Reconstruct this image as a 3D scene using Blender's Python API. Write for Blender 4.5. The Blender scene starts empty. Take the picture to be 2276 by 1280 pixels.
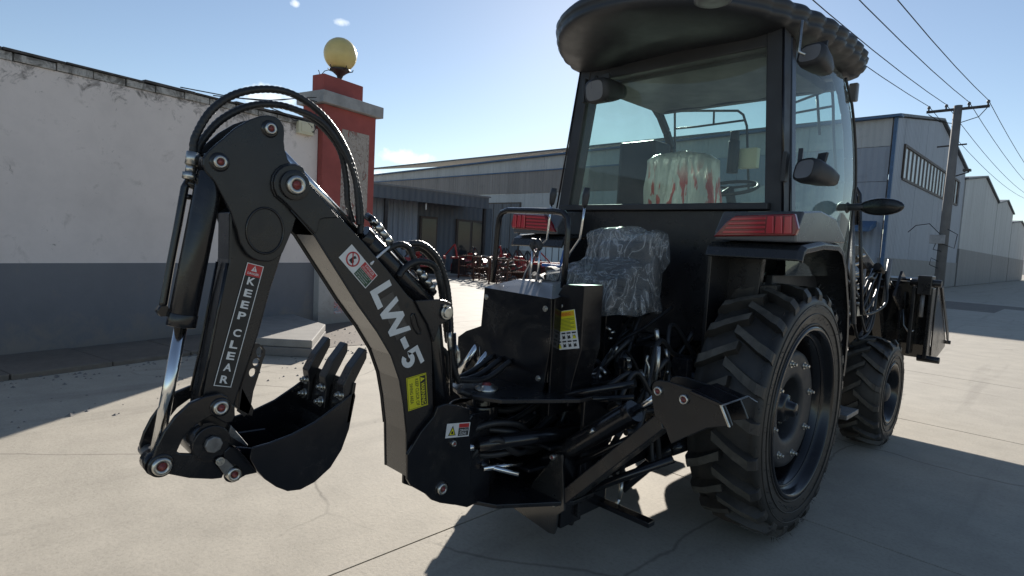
import bpy, bmesh, math, random
from mathutils import Vector, Matrix
random.seed(7)
S = bpy.context.scene
COL = S.collection
R = math.radians
V = Vector

# ------------------------------------------------------------------ camera
cd = bpy.data.cameras.new('camera')
cd.sensor_width = 36.0
cd.lens = 36.0 * 1285.49 / 2276.0
cd.clip_start = 0.05
cd.clip_end = 3000
cam = bpy.data.objects.new('camera', cd)
COL.objects.link(cam)
cam.matrix_world = Matrix(((0.702493, -0.091281, 0.705813, 1.80384),
                           (0.709821, 0.018023, -0.704152, -3.05558),
                           (0.051554, 0.995662, 0.077454, 1.39460),
                           (0, 0, 0, 1)))
S.camera = cam

# ------------------------------------------------------------------ sky, sun, exposure
SUN_EL, SUN_AZ = R(22.6), R(-37.4)          # azimuth measured from +Y towards +X
w = bpy.data.worlds.new('World')
S.world = w
w.use_nodes = True
nt = w.node_tree
nt.nodes.clear()
wo = nt.nodes.new('ShaderNodeOutputWorld')
bg = nt.nodes.new('ShaderNodeBackground')
bg.inputs[1].default_value = 0.056
sky = nt.nodes.new('ShaderNodeTexSky')
sky.sky_type = 'NISHITA'
sky.sun_disc = False
sky.sun_elevation = SUN_EL
sky.sun_rotation = SUN_AZ
sky.altitude = 0
sky.air_density = 1.0
sky.dust_density = 0.12
sky.ozone_density = 2.6
# a few small clouds: noise patches around given directions
tc = nt.nodes.new('ShaderNodeTexCoord')
nz = nt.nodes.new('ShaderNodeTexNoise')
nz.inputs['Scale'].default_value = 48
nz.inputs['Detail'].default_value = 10
nz.inputs['Roughness'].default_value = 0.6
nt.links.new(tc.outputs['Generated'], nz.inputs['Vector'])
total = None
for (d, rad, flat) in [((-0.8222, 0.5537, 0.1321), .075, .27), ((-0.8467, 0.5232, 0.0964), .045, .35), ((-0.9088, 0.3644, 0.2031), .07, .4),
                      ((-0.8389, 0.4406, 0.3196), .020, .5), ((-0.8625, 0.3793, 0.3351), .011, .8)]:
    d = V(d).normalized()
    up = V((0, 0, 1))
    rt = d.cross(up).normalized()
    u2 = rt.cross(d)
    a1 = nt.nodes.new('ShaderNodeVectorMath'); a1.operation = 'DOT_PRODUCT'; a1.inputs[1].default_value = rt / rad
    a2 = nt.nodes.new('ShaderNodeVectorMath'); a2.operation = 'DOT_PRODUCT'; a2.inputs[1].default_value = u2 / (rad * flat)
    a3 = nt.nodes.new('ShaderNodeVectorMath'); a3.operation = 'DOT_PRODUCT'; a3.inputs[1].default_value = d
    for a in (a1, a2, a3):
        nt.links.new(tc.outputs['Generated'], a.inputs[0])
    # offset so the two coordinates are measured from the cloud's centre
    o2 = nt.nodes.new('ShaderNodeMath'); o2.operation = 'MULTIPLY'
    nt.links.new(a1.outputs['Value'], o2.inputs[0]); nt.links.new(a1.outputs['Value'], o2.inputs[1])
    o3 = nt.nodes.new('ShaderNodeMath'); o3.operation = 'MULTIPLY'
    nt.links.new(a2.outputs['Value'], o3.inputs[0]); nt.links.new(a2.outputs['Value'], o3.inputs[1])
    sm = nt.nodes.new('ShaderNodeMath'); sm.operation = 'ADD'
    nt.links.new(o2.outputs[0], sm.inputs[0]); nt.links.new(o3.outputs[0], sm.inputs[1])
    mr = nt.nodes.new('ShaderNodeMapRange')
    mr.inputs['From Min'].default_value = 0.0; mr.inputs['From Max'].default_value = 1.0
    mr.inputs['To Min'].default_value = 0.72; mr.inputs['To Max'].default_value = 0.0
    nt.links.new(sm.outputs[0], mr.inputs['Value'])
    gt = nt.nodes.new('ShaderNodeMath'); gt.operation = 'GREATER_THAN'; gt.inputs[1].default_value = 0.0
    nt.links.new(a3.outputs['Value'], gt.inputs[0])
    ml = nt.nodes.new('ShaderNodeMath'); ml.operation = 'MULTIPLY'
    nt.links.new(mr.outputs[0], ml.inputs[0]); nt.links.new(gt.outputs[0], ml.inputs[1])
    if total is None:
        total = ml
    else:
        ad = nt.nodes.new('ShaderNodeMath'); ad.operation = 'ADD'
        nt.links.new(total.outputs[0], ad.inputs[0]); nt.links.new(ml.outputs[0], ad.inputs[1])
        total = ad
cm = nt.nodes.new('ShaderNodeMath'); cm.operation = 'ADD'
nt.links.new(total.outputs[0], cm.inputs[0]); nt.links.new(nz.outputs['Fac'], cm.inputs[1])
cr = nt.nodes.new('ShaderNodeMapRange')
cr.inputs['From Min'].default_value = 0.90; cr.inputs['From Max'].default_value = 1.65
cr.inputs['To Max'].default_value = 0.9
nt.links.new(cm.outputs[0], cr.inputs['Value'])
CLB = 15.0
mx = nt.nodes.new('ShaderNodeMix'); mx.data_type = 'RGBA'
nt.links.new(cr.outputs[0], mx.inputs['Factor'])
hs = nt.nodes.new('ShaderNodeHueSaturation'); hs.inputs['Saturation'].default_value = 0.88
nt.links.new(sky.outputs[0], hs.inputs['Color'])
nt.links.new(hs.outputs[0], mx.inputs['A'])
mx.inputs['B'].default_value = (CLB, CLB, CLB * .96, 1)
nt.links.new(mx.outputs['Result'], bg.inputs[0])
nt.links.new(bg.outputs[0], wo.inputs[0])

sl = bpy.data.lights.new('sun', 'SUN')
sl.energy = 4.0
sl.angle = R(0.53)
sl.color = (1.0, 0.94, 0.86)
so = bpy.data.objects.new('sun', sl)
COL.objects.link(so)
sd = V((math.sin(SUN_AZ) * math.cos(SUN_EL), math.cos(SUN_AZ) * math.cos(SUN_EL), math.sin(SUN_EL)))
so.rotation_euler = sd.to_track_quat('Z', 'Y').to_euler()
so.location = (0, 0, 20)

S.view_settings.view_transform = 'Standard'
S.view_settings.look = 'None'
S.view_settings.gamma = 1
S.view_settings.use_curve_mapping = False
S.view_settings.exposure = 1.12
S.render.engine = 'CYCLES'
S.cycles.max_bounces = 8
S.cycles.transparent_max_bounces = 16

# ------------------------------------------------------------------ mesh helper
class MB:
    def __init__(s):
        s.v = []; s.f = []; s.sm = []; s.mi = []; s.cut = []
    def add(s, vs, fs, smooth=False, mi=0):
        b = len(s.v); s.cut.append((b, len(s.f)))
        s.v += [tuple(p) for p in vs]
        for f in fs:
            s.f.append(tuple(b + i for i in f)); s.sm.append(smooth); s.mi.append(mi)
        return s
    def box(s, lo, hi, mi=0, rot=0.0):
        x0, y0, z0 = lo; x1, y1, z1 = hi
        vs = [(x0, y0, z0), (x1, y0, z0), (x1, y1, z0), (x0, y1, z0), (x0, y0, z1), (x1, y0, z1), (x1, y1, z1), (x0, y1, z1)]
        if rot:
            cx, cy = (x0 + x1) / 2, (y0 + y1) / 2
            c, sn = math.cos(rot), math.sin(rot)
            vs = [(cx + (x - cx) * c - (y - cy) * sn, cy + (x - cx) * sn + (y - cy) * c, z) for x, y, z in vs]
        return s.add(vs, [(0, 3, 2, 1), (4, 5, 6, 7), (0, 1, 5, 4), (1, 2, 6, 5), (2, 3, 7, 6), (3, 0, 4, 7)], mi=mi)
    def beam(s, a, b, w_, h_, up=(0, 0, 1), mi=0):
        a, b = V(a), V(b); d = (b - a).normalized(); r = d.cross(V(up)).normalized(); u = r.cross(d)
        vs = []
        for p in (a, b):
            for i, j in ((-1, -1), (1, -1), (1, 1), (-1, 1)):
                vs.append(p + r * i * w_ / 2 + u * j * h_ / 2)
        return s.add(vs, [(0, 1, 2, 3), (7, 6, 5, 4), (0, 4, 5, 1), (1, 5, 6, 2), (2, 6, 7, 3), (3, 7, 4, 0)], mi=mi)
    def prism(s, pts, c0, c1, axis=0, mi=0):
        # pts: 2D outline in the plane normal to axis (remaining coordinates in x,y,z order)
        n = len(pts); vs = []
        for c in (c0, c1):
            for a, b in pts:
                vs.append((c, a, b) if axis == 0 else (a, c, b) if axis == 1 else (a, b, c))
        fs = [tuple(range(n)), tuple(range(2 * n - 1, n - 1, -1))]
        fs += [(i, n + i, n + (i + 1) % n, (i + 1) % n) for i in range(n)]
        return s.add(vs, fs, mi=mi)
    def tube(s, pts, r, n=10, closed=False, cap=True, mi=0, r1=None):
        pts = [V(p) for p in pts]; m = len(pts)
        ts = []
        for i in range(m):
            a = pts[i - 1] if (i > 0 or closed) else pts[i]
            b = pts[(i + 1) % m] if (i < m - 1 or closed) else pts[i]
            ts.append((b - a).normalized())
        ref = V((0, 0, 1)) if abs(ts[0].z) < 0.9 else V((1, 0, 0))
        nrm = ts[0].cross(ref).normalized()
        vs = []
        for i in range(m):
            if i:
                q = ts[i - 1].rotation_difference(ts[i]); nrm = q @ nrm
                nrm = (nrm - ts[i] * nrm.dot(ts[i])).normalized()
            bn = ts[i].cross(nrm)
            rr = r if r1 is None else r + (r1 - r) * i / max(1, m - 1)
            if callable(r): rr = r(i)
            for k in range(n):
                a = 2 * math.pi * k / n
                vs.append(pts[i] + nrm * math.cos(a) * rr + bn * math.sin(a) * rr)
        fs = []
        for i in range(m if closed else m - 1):
            j = (i + 1) % m
            for k in range(n):
                fs.append((i * n + k, i * n + (k + 1) % n, j * n + (k + 1) % n, j * n + k))
        s.add(vs, fs, smooth=True, mi=mi)
        if cap and not closed:
            b = len(s.v) - m * n
            s.f.append(tuple(b + k for k in range(n - 1, -1, -1))); s.sm.append(False); s.mi.append(mi)
            s.f.append(tuple(b + (m - 1) * n + k for k in range(n))); s.sm.append(False); s.mi.append(mi)
        return s
    def cyl(s, a, b, r, n=20, mi=0, r1=None):
        return s.tube([a, b], r, n=n, mi=mi, r1=r1)
    def lathe(s, prof, o, axis=0, n=48, mi=0, smooth=True):
        # prof: list of (offset along axis, radius)
        vs = []; m = len(prof); o = V(o)
        for t, r in prof:
            for k in range(n):
                a = 2 * math.pi * k / n; c, sn = r * math.cos(a), r * math.sin(a)
                vs.append(o + (V((t, c, sn)) if axis == 0 else V((c, t, sn)) if axis == 1 else V((c, sn, t))))
        fs = [(i * n + k, i * n + (k + 1) % n, (i + 1) * n + (k + 1) % n, (i + 1) * n + k) for i in range(m - 1) for k in range(n)]
        return s.add(vs, fs, smooth=smooth, mi=mi)
    def ball(s, c, r, n=12, sc=(1, 1, 1), mi=0):
        vs = []; fs = []; c = V(c); h = n // 2
        for i in range(h + 1):
            ph = math.pi * i / h
            for k in range(n):
                th = 2 * math.pi * k / n
                vs.append(c + V((sc[0] * r * math.sin(ph) * math.cos(th), sc[1] * r * math.sin(ph) * math.sin(th), sc[2] * r * math.cos(ph))))
        for i in range(h):
            for k in range(n):
                fs.append((i * n + k, (i + 1) * n + k, (i + 1) * n + (k + 1) % n, i * n + (k + 1) % n))
        return s.add(vs, fs, smooth=True, mi=mi)

def wpos(o):
    p = V((0, 0, 0))
    while o is not None:
        p += o.location; o = o.parent
    return p

def obj(name, mb, mat, parent=None, bevel=0.0, seg=2, local=False, fix=True):
    """link the shapes of a builder as ONE mesh object; world coordinates unless local"""
    me = bpy.data.meshes.new(name)
    me.from_pydata(mb.v, [], mb.f)
    mats = mat if isinstance(mat, (list, tuple)) else [mat]
    for m in mats: me.materials.append(m)
    for p, sm, mi in zip(me.polygons, mb.sm, mb.mi):
        p.use_smooth = sm; p.material_index = mi
    if fix:
        bm = bmesh.new(); bm.from_mesh(me)
        bmesh.ops.remove_doubles(bm, verts=bm.verts, dist=1e-5)
        bmesh.ops.recalc_face_normals(bm, faces=bm.faces)
        bm.to_mesh(me); bm.free()
    o = bpy.data.objects.new(name, me); COL.objects.link(o)
    if parent is not None:
        o.parent = parent
        if not local: o.location = -wpos(parent)
    if bevel:
        b = o.modifiers.new('edge', 'BEVEL'); b.width = bevel; b.segments = seg; b.limit_method = 'ANGLE'; b.angle_limit = R(35)
        b.harden_normals = False
    return o

def objs(name, mb, mat, parent=None, **k):
    """one object for every separate piece held by the builder"""
    c = mb.cut + [(len(mb.v), len(mb.f))]
    for (v0, f0), (v1, f1) in zip(c, c[1:]):
        q = MB(); q.v = mb.v[v0:v1]; q.f = [tuple(i - v0 for i in f) for f in mb.f[f0:f1]]; q.sm = mb.sm[f0:f1]; q.mi = mb.mi[f0:f1]
        o = obj(name, q, mat, parent, **k)
    return o

def thing(name, label, cat, loc=(0, 0, 0), group=None):
    o = bpy.data.objects.new(name, None); COL.objects.link(o)
    o.empty_display_size = 0.1
    o.location = loc; o['label'] = label; o['category'] = cat
    if group: o['group'] = group
    return o
def tag(o, label, cat, group=None):
    o['label'] = label; o['category'] = cat
    if group: o['group'] = group
    return o
def struct(o, kind='structure'):
    o['kind'] = kind
    return o
def copy_tree(o, loc=None, parent=None, rotz=None):
    c = o.copy(); COL.objects.link(c)
    if parent is not None: c.parent = parent
    if loc is not None: c.location = loc
    if rotz is not None: c.rotation_euler.z = rotz
    for ch in list(o.children):
        copy_tree(ch, parent=c)
    return c

def text_mesh(s, origin, ex, ey, w_, h_, mat, name, parent, bold=0.0, off=0.0012, depth=0.0):
    """flat lettering of the words s, laid on the plane spanned by ex, ey, fitted to w_ x h_ from origin (lower left)"""
    cu = bpy.data.curves.new(name, 'FONT'); cu.body = s; cu.size = 1.0; cu.offset = bold; cu.resolution_u = 3
    cu.space_line = 0.95
    t = bpy.data.objects.new(name, cu); COL.objects.link(t)
    bpy.context.view_layer.update()
    dg = bpy.context.evaluated_depsgraph_get()
    me = bpy.data.meshes.new_from_object(t.evaluated_get(dg))
    bpy.data.objects.remove(t)
    xs = [v.co.x for v in me.vertices]; ys = [v.co.y for v in me.vertices]
    x0, x1, y0, y1 = min(xs), max(xs), min(ys), max(ys)
    ex, ey, origin = V(ex).normalized(), V(ey).normalized(), V(origin)
    n = ex.cross(ey).normalized()
    for v in me.vertices:
        v.co = origin + ex * ((v.co.x - x0) / (x1 - x0) * w_) + ey * ((v.co.y - y0) / (y1 - y0) * h_) + n * off
    me.materials.clear(); me.materials.append(mat)
    o = bpy.data.objects.new(name, me); COL.objects.link(o)
    if parent is not None:
        o.parent = parent; o.location = -wpos(parent)
    return o

class Frame:
    """a flat local frame lying on a surface; u to the reader's right, v up"""
    def __init__(s, o, u, v):
        s.o = V(o); s.u = V(u).normalized(); s.v = V(v).normalized(); s.v = (s.v - s.u * s.v.dot(s.u)).normalized()
        s.n = s.u.cross(s.v).normalized()
    def p(s, a, b, c=0.0): return s.o + s.u * a + s.v * b + s.n * c
    def plate(s, mb, a0, b0, a1, b1, c0, c1, mi=0):
        vs = [s.p(a, b, c) for c in (c0, c1) for a, b in ((a0, b0), (a1, b0), (a1, b1), (a0, b1))]
        return mb.add(vs, [(3, 2, 1, 0), (4, 5, 6, 7), (0, 1, 5, 4), (1, 2, 6, 5), (2, 3, 7, 6), (3, 0, 4, 7)], mi=mi)
    def poly(s, mb, pts, c0, c1, mi=0):
        n = len(pts)
        vs = [s.p(a, b, c) for c in (c0, c1) for a, b in pts]
        return mb.add(vs, [tuple(range(n - 1, -1, -1)), tuple(range(n, 2 * n))] + [(i, (i + 1) % n, n + (i + 1) % n, n + i) for i in range(n)], mi=mi)
    def text(s, body, a, b, w_, h_, mat, name, parent, c=0.001, bold=0.0):
        return text_mesh(body, s.p(a, b), s.u, s.v, w_, h_, mat, name, parent, bold=bold, off=c)

# ------------------------------------------------------------------ materials
def new_mat(name):
    m = bpy.data.materials.new(name); m.use_nodes = True
    n = m.node_tree; b = n.nodes['Principled BSDF']
    return m, n, b
def coords(n, scale=1.0, obj_=False):
    t = n.nodes.new('ShaderNodeNewGeometry') if not obj_ else n.nodes.new('ShaderNodeTexCoord')
    return t.outputs['Position'] if not obj_ else t.outputs['Object']
def noise(n, vec, scale, detail=6, rough=0.6, dist=0.0):
    t = n.nodes.new('ShaderNodeTexNoise'); t.inputs['Scale'].default_value = scale
    t.inputs['Detail'].default_value = detail; t.inputs['Roughness'].default_value = rough
    t.inputs['Distortion'].default_value = dist
    n.links.new(vec, t.inputs['Vector']); return t.outputs['Fac']
def ramp(n, fac, stops):
    r = n.nodes.new('ShaderNodeValToRGB'); n.links.new(fac, r.inputs[0])
    e = r.color_ramp.elements
    while len(e) < len(stops): e.new(0.5)
    for i, (p, c) in enumerate(stops):
        e[i].position = p; e[i].color = (c[0], c[1], c[2], 1) if isinstance(c, tuple) else (c, c, c, 1)
    return r.outputs[0]
def mixc(n, fac, a, b, mode='MIX'):
    m = n.nodes.new('ShaderNodeMix'); m.data_type = 'RGBA'; m.blend_type = mode
    for k, x in (('Factor', fac), ('A', a), ('B', b)):
        if isinstance(x, (int, float)): m.inputs[k].default_value = x
        elif isinstance(x, tuple): m.inputs[k].default_value = (x[0], x[1], x[2], 1)
        else: n.links.new(x, m.inputs[k])
    return m.outputs['Result']
def bump(n, b, h, strength=0.2, dist=0.01):
    u = n.nodes.new('ShaderNodeBump'); u.inputs['Strength'].default_value = strength; u.inputs['Distance'].default_value = dist
    n.links.new(h, u.inputs['Height']); n.links.new(u.outputs[0], b.inputs['Normal'])
def simple(name, col, rough=0.5, metal=0.0, var=0.0, scale=8, rvar=0.0, bmp=0.0, bscale=60, spec=None, coat=0.0):
    m, n, b = new_mat(name)
    b.inputs['Roughness'].default_value = rough; b.inputs['Metallic'].default_value = metal
    b.inputs['Base Color'].default_value = (*col, 1)
    if spec is not None: b.inputs['Specular IOR Level'].default_value = spec
    if coat: b.inputs['Coat Weight'].default_value = coat; b.inputs['Coat Roughness'].default_value = 0.15
    pos = coords(n)
    if var:
        f = noise(n, pos, scale)
        lo = tuple(c * (1 - var) for c in col); hi = tuple(min(1, c * (1 + var)) for c in col)
        n.links.new(ramp(n, f, [(0.3, lo), (0.7, hi)]), b.inputs['Base Color'])
    if rvar:
        f = noise(n, pos, scale * 1.7, 8, 0.7)
        n.links.new(ramp(n, f, [(0.3, max(0.02, rough - rvar)), (0.7, min(1, rough + rvar))]), b.inputs['Roughness'])
    if bmp:
        bump(n, b, noise(n, pos, bscale, 4, 0.6), bmp, 0.004)
    return m

M = {}
M['black'] = simple('black_gloss_paint', (0.009, 0.009, 0.011), 0.18, var=0.3, scale=5, rvar=0.07, bmp=0.06, bscale=90)
M['black_satin'] = simple('black_satin_paint', (0.013, 0.013, 0.015), 0.30, var=0.3, scale=7, rvar=0.08, bmp=0.08, bscale=120)
M['black_coat'] = simple('black_gloss_coat', (0.022, 0.021, 0.020), 0.24, var=0.3, scale=7, rvar=0.05, bmp=0.04, bscale=120, coat=0.9)
M['black_plastic'] = simple('black_plastic', (0.030, 0.031, 0.034), 0.5, var=0.25, scale=4, rvar=0.1, bmp=0.1, bscale=150)
M['roof_plastic'] = simple('roof_plastic', (0.028, 0.030, 0.034), 0.45, var=0.2, scale=3, rvar=0.1, bmp=0.05, bscale=60)
for k_ in ('black', 'black_satin', 'black_coat'):
    n = M[k_].node_tree; b = n.nodes['Principled BSDF']
    base_l = b.inputs['Base Color'].links[0].from_socket
    pos = coords(n)
    d1 = noise(n, pos, 3.5, 8, 0.75, 0.5); d2 = noise(n, pos, 160, 3, 0.6)
    n.links.new(mixc(n, ramp(n, d1, [(0.50, 0.0), (0.80, 0.55)]), base_l, (0.055, 0.050, 0.043)), b.inputs['Base Color'])
    rl = b.inputs['Roughness'].links[0].from_socket
    n.links.new(mixc(n, ramp(n, d1, [(0.52, 0.0), (0.75, 0.5)]), rl, (0.55, 0.55, 0.55)), b.inputs['Roughness'])
M['chrome'] = simple('chrome_rod', (0.75, 0.75, 0.74), 0.14, 1.0, rvar=0.06, scale=20)
M['steel'] = simple('zinc_steel', (0.55, 0.54, 0.50), 0.33, 1.0, var=0.2, scale=30, rvar=0.1)
M['cast'] = simple('cast_steel', (0.22, 0.22, 0.22), 0.5, 0.8, var=0.3, scale=30, bmp=0.3)
M['hose'] = simple('hose_rubber', (0.018, 0.018, 0.019), 0.42, var=0.2, scale=30, bmp=0.2, bscale=200)
M['pinred'] = simple('red_grease_cap', (0.22, 0.045, 0.04), 0.4, var=0.3, scale=60)
M['white'] = simple('white_print', (0.74, 0.73, 0.70), 0.45, var=0.06, scale=40)
M['red_print'] = simple('red_print', (0.50, 0.03, 0.03), 0.4)
M['yellow'] = simple('yellow_print', (0.72, 0.66, 0.02), 0.4, var=0.05)
M['orange'] = simple('orange_print', (0.75, 0.38, 0.02), 0.4)
M['ink'] = simple('black_print', (0.015, 0.015, 0.015), 0.45)
M['green_ink'] = simple('dark_green_print', (0.03, 0.08, 0.04), 0.45)
M['film'] = simple('clear_dark_film', (0.05, 0.05, 0.05), 0.12, bmp=0.5, bscale=60)
M['red_lens'] = simple('red_lamp_lens', (0.50, 0.02, 0.035), 0.12, coat=0.6)
M['dark_red_lens'] = simple('dark_red_lamp_lens', (0.20, 0.01, 0.015), 0.15, coat=0.6)
M['grey_plastic'] = simple('grey_plastic', (0.16, 0.16, 0.165), 0.3, var=0.15, scale=4, rvar=0.06)
M['fender'] = simple('dark_fender_plastic', (0.025, 0.026, 0.028), 0.28, var=0.15, scale=4, rvar=0.06)
M['housing'] = simple('lamp_housing_plastic', (0.09, 0.092, 0.098), 0.25, var=0.15, scale=4, rvar=0.06)
M['cream'] = simple('cream_plastic', (0.62, 0.58, 0.42), 0.4)
M['ziptie'] = simple('white_nylon', (0.75, 0.75, 0.75), 0.5)
M['blue_paint'] = simple('blue_paint', (0.03, 0.10, 0.30), 0.5, var=0.3)
M['green_paint'] = simple('green_paint', (0.02, 0.10, 0.05), 0.45, var=0.3)
M['red_paint'] = simple('red_machine_paint', (0.32, 0.03, 0.025), 0.45, var=0.4, scale=5)
M['rust'] = simple('rusty_steel', (0.10, 0.045, 0.03), 0.75, 0.3, var=0.5, scale=9, bmp=0.4)
M['dark_steel'] = simple('dark_steel', (0.05, 0.045, 0.045), 0.5, 0.5, var=0.4, scale=9)

# rubber tyre: dusty, mottled
m, n, b = new_mat('tyre_rubber'); M['rubber'] = m
pos = coords(n)
f = noise(n, pos, 6, 8, 0.65); f2 = noise(n, pos, 60, 4, 0.6)
c1 = ramp(n, f, [(0.35, (0.022, 0.021, 0.020)), (0.75, (0.055, 0.048, 0.040))])
n.links.new(c1, b.inputs['Base Color'])
n.links.new(ramp(n, f, [(0.3, 0.38), (0.7, 0.62)]), b.inputs['Roughness'])
bump(n, b, f2, 0.25, 0.003)

M['rubber_worn'] = simple('dusty_worn_rubber', (0.085, 0.076, 0.062), 0.75, var=0.4, scale=14, bmp=0.3, bscale=80)

# glass, faint green tint, real panes
m, n, b = new_mat('tinted_glass'); M['glass'] = m
out = n.nodes['Material Output']
tr = n.nodes.new('ShaderNodeBsdfTransparent'); tr.inputs[0].default_value = (0.70, 0.83, 0.79, 1)
gl = n.nodes.new('ShaderNodeBsdfGlossy'); gl.inputs['Roughness'].default_value = 0.03
gl.inputs[0].default_value = (0.9, 0.95, 0.95, 1)
fr = n.nodes.new('ShaderNodeFresnel'); fr.inputs[0].default_value = 1.5
mxs = n.nodes.new('ShaderNodeMixShader')
n.links.new(fr.outputs[0], mxs.inputs[0]); n.links.new(tr.outputs[0], mxs.inputs[1]); n.links.new(gl.outputs[0], mxs.inputs[2])
# thin dust film
df = n.nodes.new('ShaderNodeBsdfDiffuse'); df.inputs[0].default_value = (0.6, 0.62, 0.58, 1)
mx2 = n.nodes.new('ShaderNodeMixShader')
dn = noise(n, coords(n), 2.2, 6, 0.7)
n.links.new(ramp(n, dn, [(0.3, 0.03), (0.75, 0.14)]), mx2.inputs[0])
n.links.new(mxs.outputs[0], mx2.inputs[1]); n.links.new(df.outputs[0], mx2.inputs[2])
n.links.new(mx2.outputs[0], out.inputs[0])

# crumpled plastic film over seats
m, n, b = new_mat('plastic_wrap'); M['wrap'] = m
out = n.nodes['Material Output']
tr = n.nodes.new('ShaderNodeBsdfTransparent'); tr.inputs[0].default_value = (0.93, 0.95, 0.96, 1)
b.inputs['Base Color'].default_value = (0.8, 0.83, 0.85, 1); b.inputs['Roughness'].default_value = 0.18
b.inputs['Coat Weight'].default_value = 0.5
mxs = n.nodes.new('ShaderNodeMixShader')
mpw = n.nodes.new('ShaderNodeMapping'); mpw.inputs['Scale'].default_value = (2.2, 2.2, .8); n.links.new(coords(n), mpw.inputs[0])
w1 = noise(n, mpw.outputs[0], 4.5, 3, 0.5, 1.8)
w2 = noise(n, mpw.outputs[0], 1.6, 2, 0.5)
ms_ = n.nodes.new('ShaderNodeMath'); ms_.operation = 'SUBTRACT'; ms_.inputs[1].default_value = 0.5; n.links.new(w1, ms_.inputs[0])
ma_ = n.nodes.new('ShaderNodeMath'); ma_.operation = 'ABSOLUTE'; n.links.new(ms_.outputs[0], ma_.inputs[0])
glint_streak = ramp(n, ma_.outputs[0], [(0.0, 0.34), (0.02, 0.16), (0.06, 0.05)])  # opaque streaks painted in for highlights on the film's folds
wn = mixc(n, 1.0, glint_streak, ramp(n, w2, [(0.4, 0.02), (0.62, 0.10)]), 'ADD')
n.links.new(wn, mxs.inputs[0])
n.links.new(tr.outputs[0], mxs.inputs[1]); n.links.new(b.outputs[0], mxs.inputs[2])
n.links.new(mxs.outputs[0], out.inputs[0])
bump(n, b, noise(n, coords(n), 22, 3, 0.5, 1.0), 0.4, 0.01)
b.inputs['Roughness'].default_value = 0.08

# printed plastic bag over the driver's seat: white with red print
m, n, b = new_mat('printed_plastic_bag'); M['bag'] = m
pos = coords(n)
mp = n.nodes.new('ShaderNodeMapping'); mp.inputs['Scale'].default_value = (22, 22, 5); n.links.new(pos, mp.inputs[0])
f = noise(n, mp.outputs[0], 1.0, 3, 0.5)
sx = n.nodes.new('ShaderNodeSeparateXYZ'); n.links.new(pos, sx.inputs[0])
low = ramp(n, sx.outputs['Z'], [(0.0, 1.0), (1.0, 1.0)])
mrz = n.nodes.new('ShaderNodeMapRange'); mrz.inputs['From Min'].default_value = 1.95; mrz.inputs['From Max'].default_value = 1.80
n.links.new(sx.outputs['Z'], mrz.inputs['Value'])
ml = n.nodes.new('ShaderNodeMath'); ml.operation = 'MULTIPLY'
n.links.new(ramp(n, f, [(0.53, 0.0), (0.57, 1.0)]), ml.inputs[0]); n.links.new(mrz.outputs[0], ml.inputs[1])
n.links.new(mixc(n, ml.outputs[0], (0.62, 0.60, 0.55), (0.55, 0.06, 0.05)), b.inputs['Base Color'])
b.inputs['Roughness'].default_value = 0.3
b.inputs['Transmission Weight'].default_value = 0.25
bump(n, b, f, 0.8, 0.03)

# concrete paving
def concrete(name, base, dark, stain=0.5, sc=1.0, cracks=False):
    m, n, b = new_mat(name)
    pos = coords(n)
    f1 = noise(n, pos, 0.35 * sc, 5, 0.6); f2 = noise(n, pos, 3.0 * sc, 8, 0.65); f3 = noise(n, pos, 55 * sc, 5, 0.7); f4 = noise(n, pos, 14 * sc, 6, 0.75, 0.6)
    c = ramp(n, f1, [(0.3, dark), (0.65, base)])
    c = mixc(n, 0.5, c, ramp(n, f2, [(0.25, tuple(x * 0.66 for x in base)), (0.75, tuple(min(1, x * 1.18) for x in base))]))
    c = mixc(n, 1.0, c, ramp(n, f3, [(0.25, 0.80), (0.5, 1.0), (0.8, 1.08)]), 'MULTIPLY')
    c = mixc(n, 1.0, c, ramp(n, f4, [(0.22, 0.62), (0.33, 1.0)]), 'MULTIPLY')
    if cracks:
        # hairline cracks, rolled-over tyre bands and oily spots
        vw = n.nodes.new('ShaderNodeTexNoise'); vw.inputs['Scale'].default_value = 1.3; vw.inputs['Detail'].default_value = 6
        n.links.new(pos, vw.inputs['Vector'])
        wv = mixc(n, 0.28, pos, vw.outputs['Color'], 'ADD')
        vo = n.nodes.new('ShaderNodeTexVoronoi'); vo.feature = 'DISTANCE_TO_EDGE'; vo.inputs['Scale'].default_value = 0.33
        n.links.new(wv, vo.inputs['Vector'])
        crk = ramp(n, vo.outputs['Distance'], [(0.0, 0.6), (0.0012, 0.9), (0.0022, 1.0)])
        mk = ramp(n, noise(n, pos, 0.55, 3), [(0.44, 1.0), (0.50, 0.0)])
        c = mixc(n, 1.0, c, mixc(n, mk, crk, (1, 1, 1)), 'MULTIPLY')
        mp = n.nodes.new('ShaderNodeMapping'); mp.inputs['Scale'].default_value = (2.6, 0.16, 1); mp.inputs['Rotation'].default_value = (0, 0, R(14)); n.links.new(pos, mp.inputs[0])
        tb_ = ramp(n, noise(n, mp.outputs[0], 1.0, 5, 0.6), [(0.56, 1.0), (0.66, 0.86)])
        c = mixc(n, 1.0, c, tb_, 'MULTIPLY')
        sp_ = ramp(n, noise(n, pos, 7.5, 3, 0.5), [(0.725, 1.0), (0.78, 0.72)])
        c = mixc(n, 1.0, c, sp_, 'MULTIPLY')
    n.links.new(c, b.inputs['Base Color'])
    b.inputs['Roughness'].default_value = 0.78
    b.inputs['Specular IOR Level'].default_value = 0.3
    ad = n.nodes.new('ShaderNodeMath'); ad.operation = 'ADD'
    n.links.new(f3, ad.inputs[0]); n.links.new(f4, ad.inputs[1])
    bump(n, b, ad.outputs[0], 0.3, 0.004)
    return m
M['concrete'] = concrete('pale_concrete', (0.43, 0.39, 0.32), (0.36, 0.325, 0.27), cracks=True)
M['old_concrete'] = concrete('old_concrete', (0.22, 0.205, 0.19), (0.15, 0.14, 0.13), sc=3)
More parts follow.
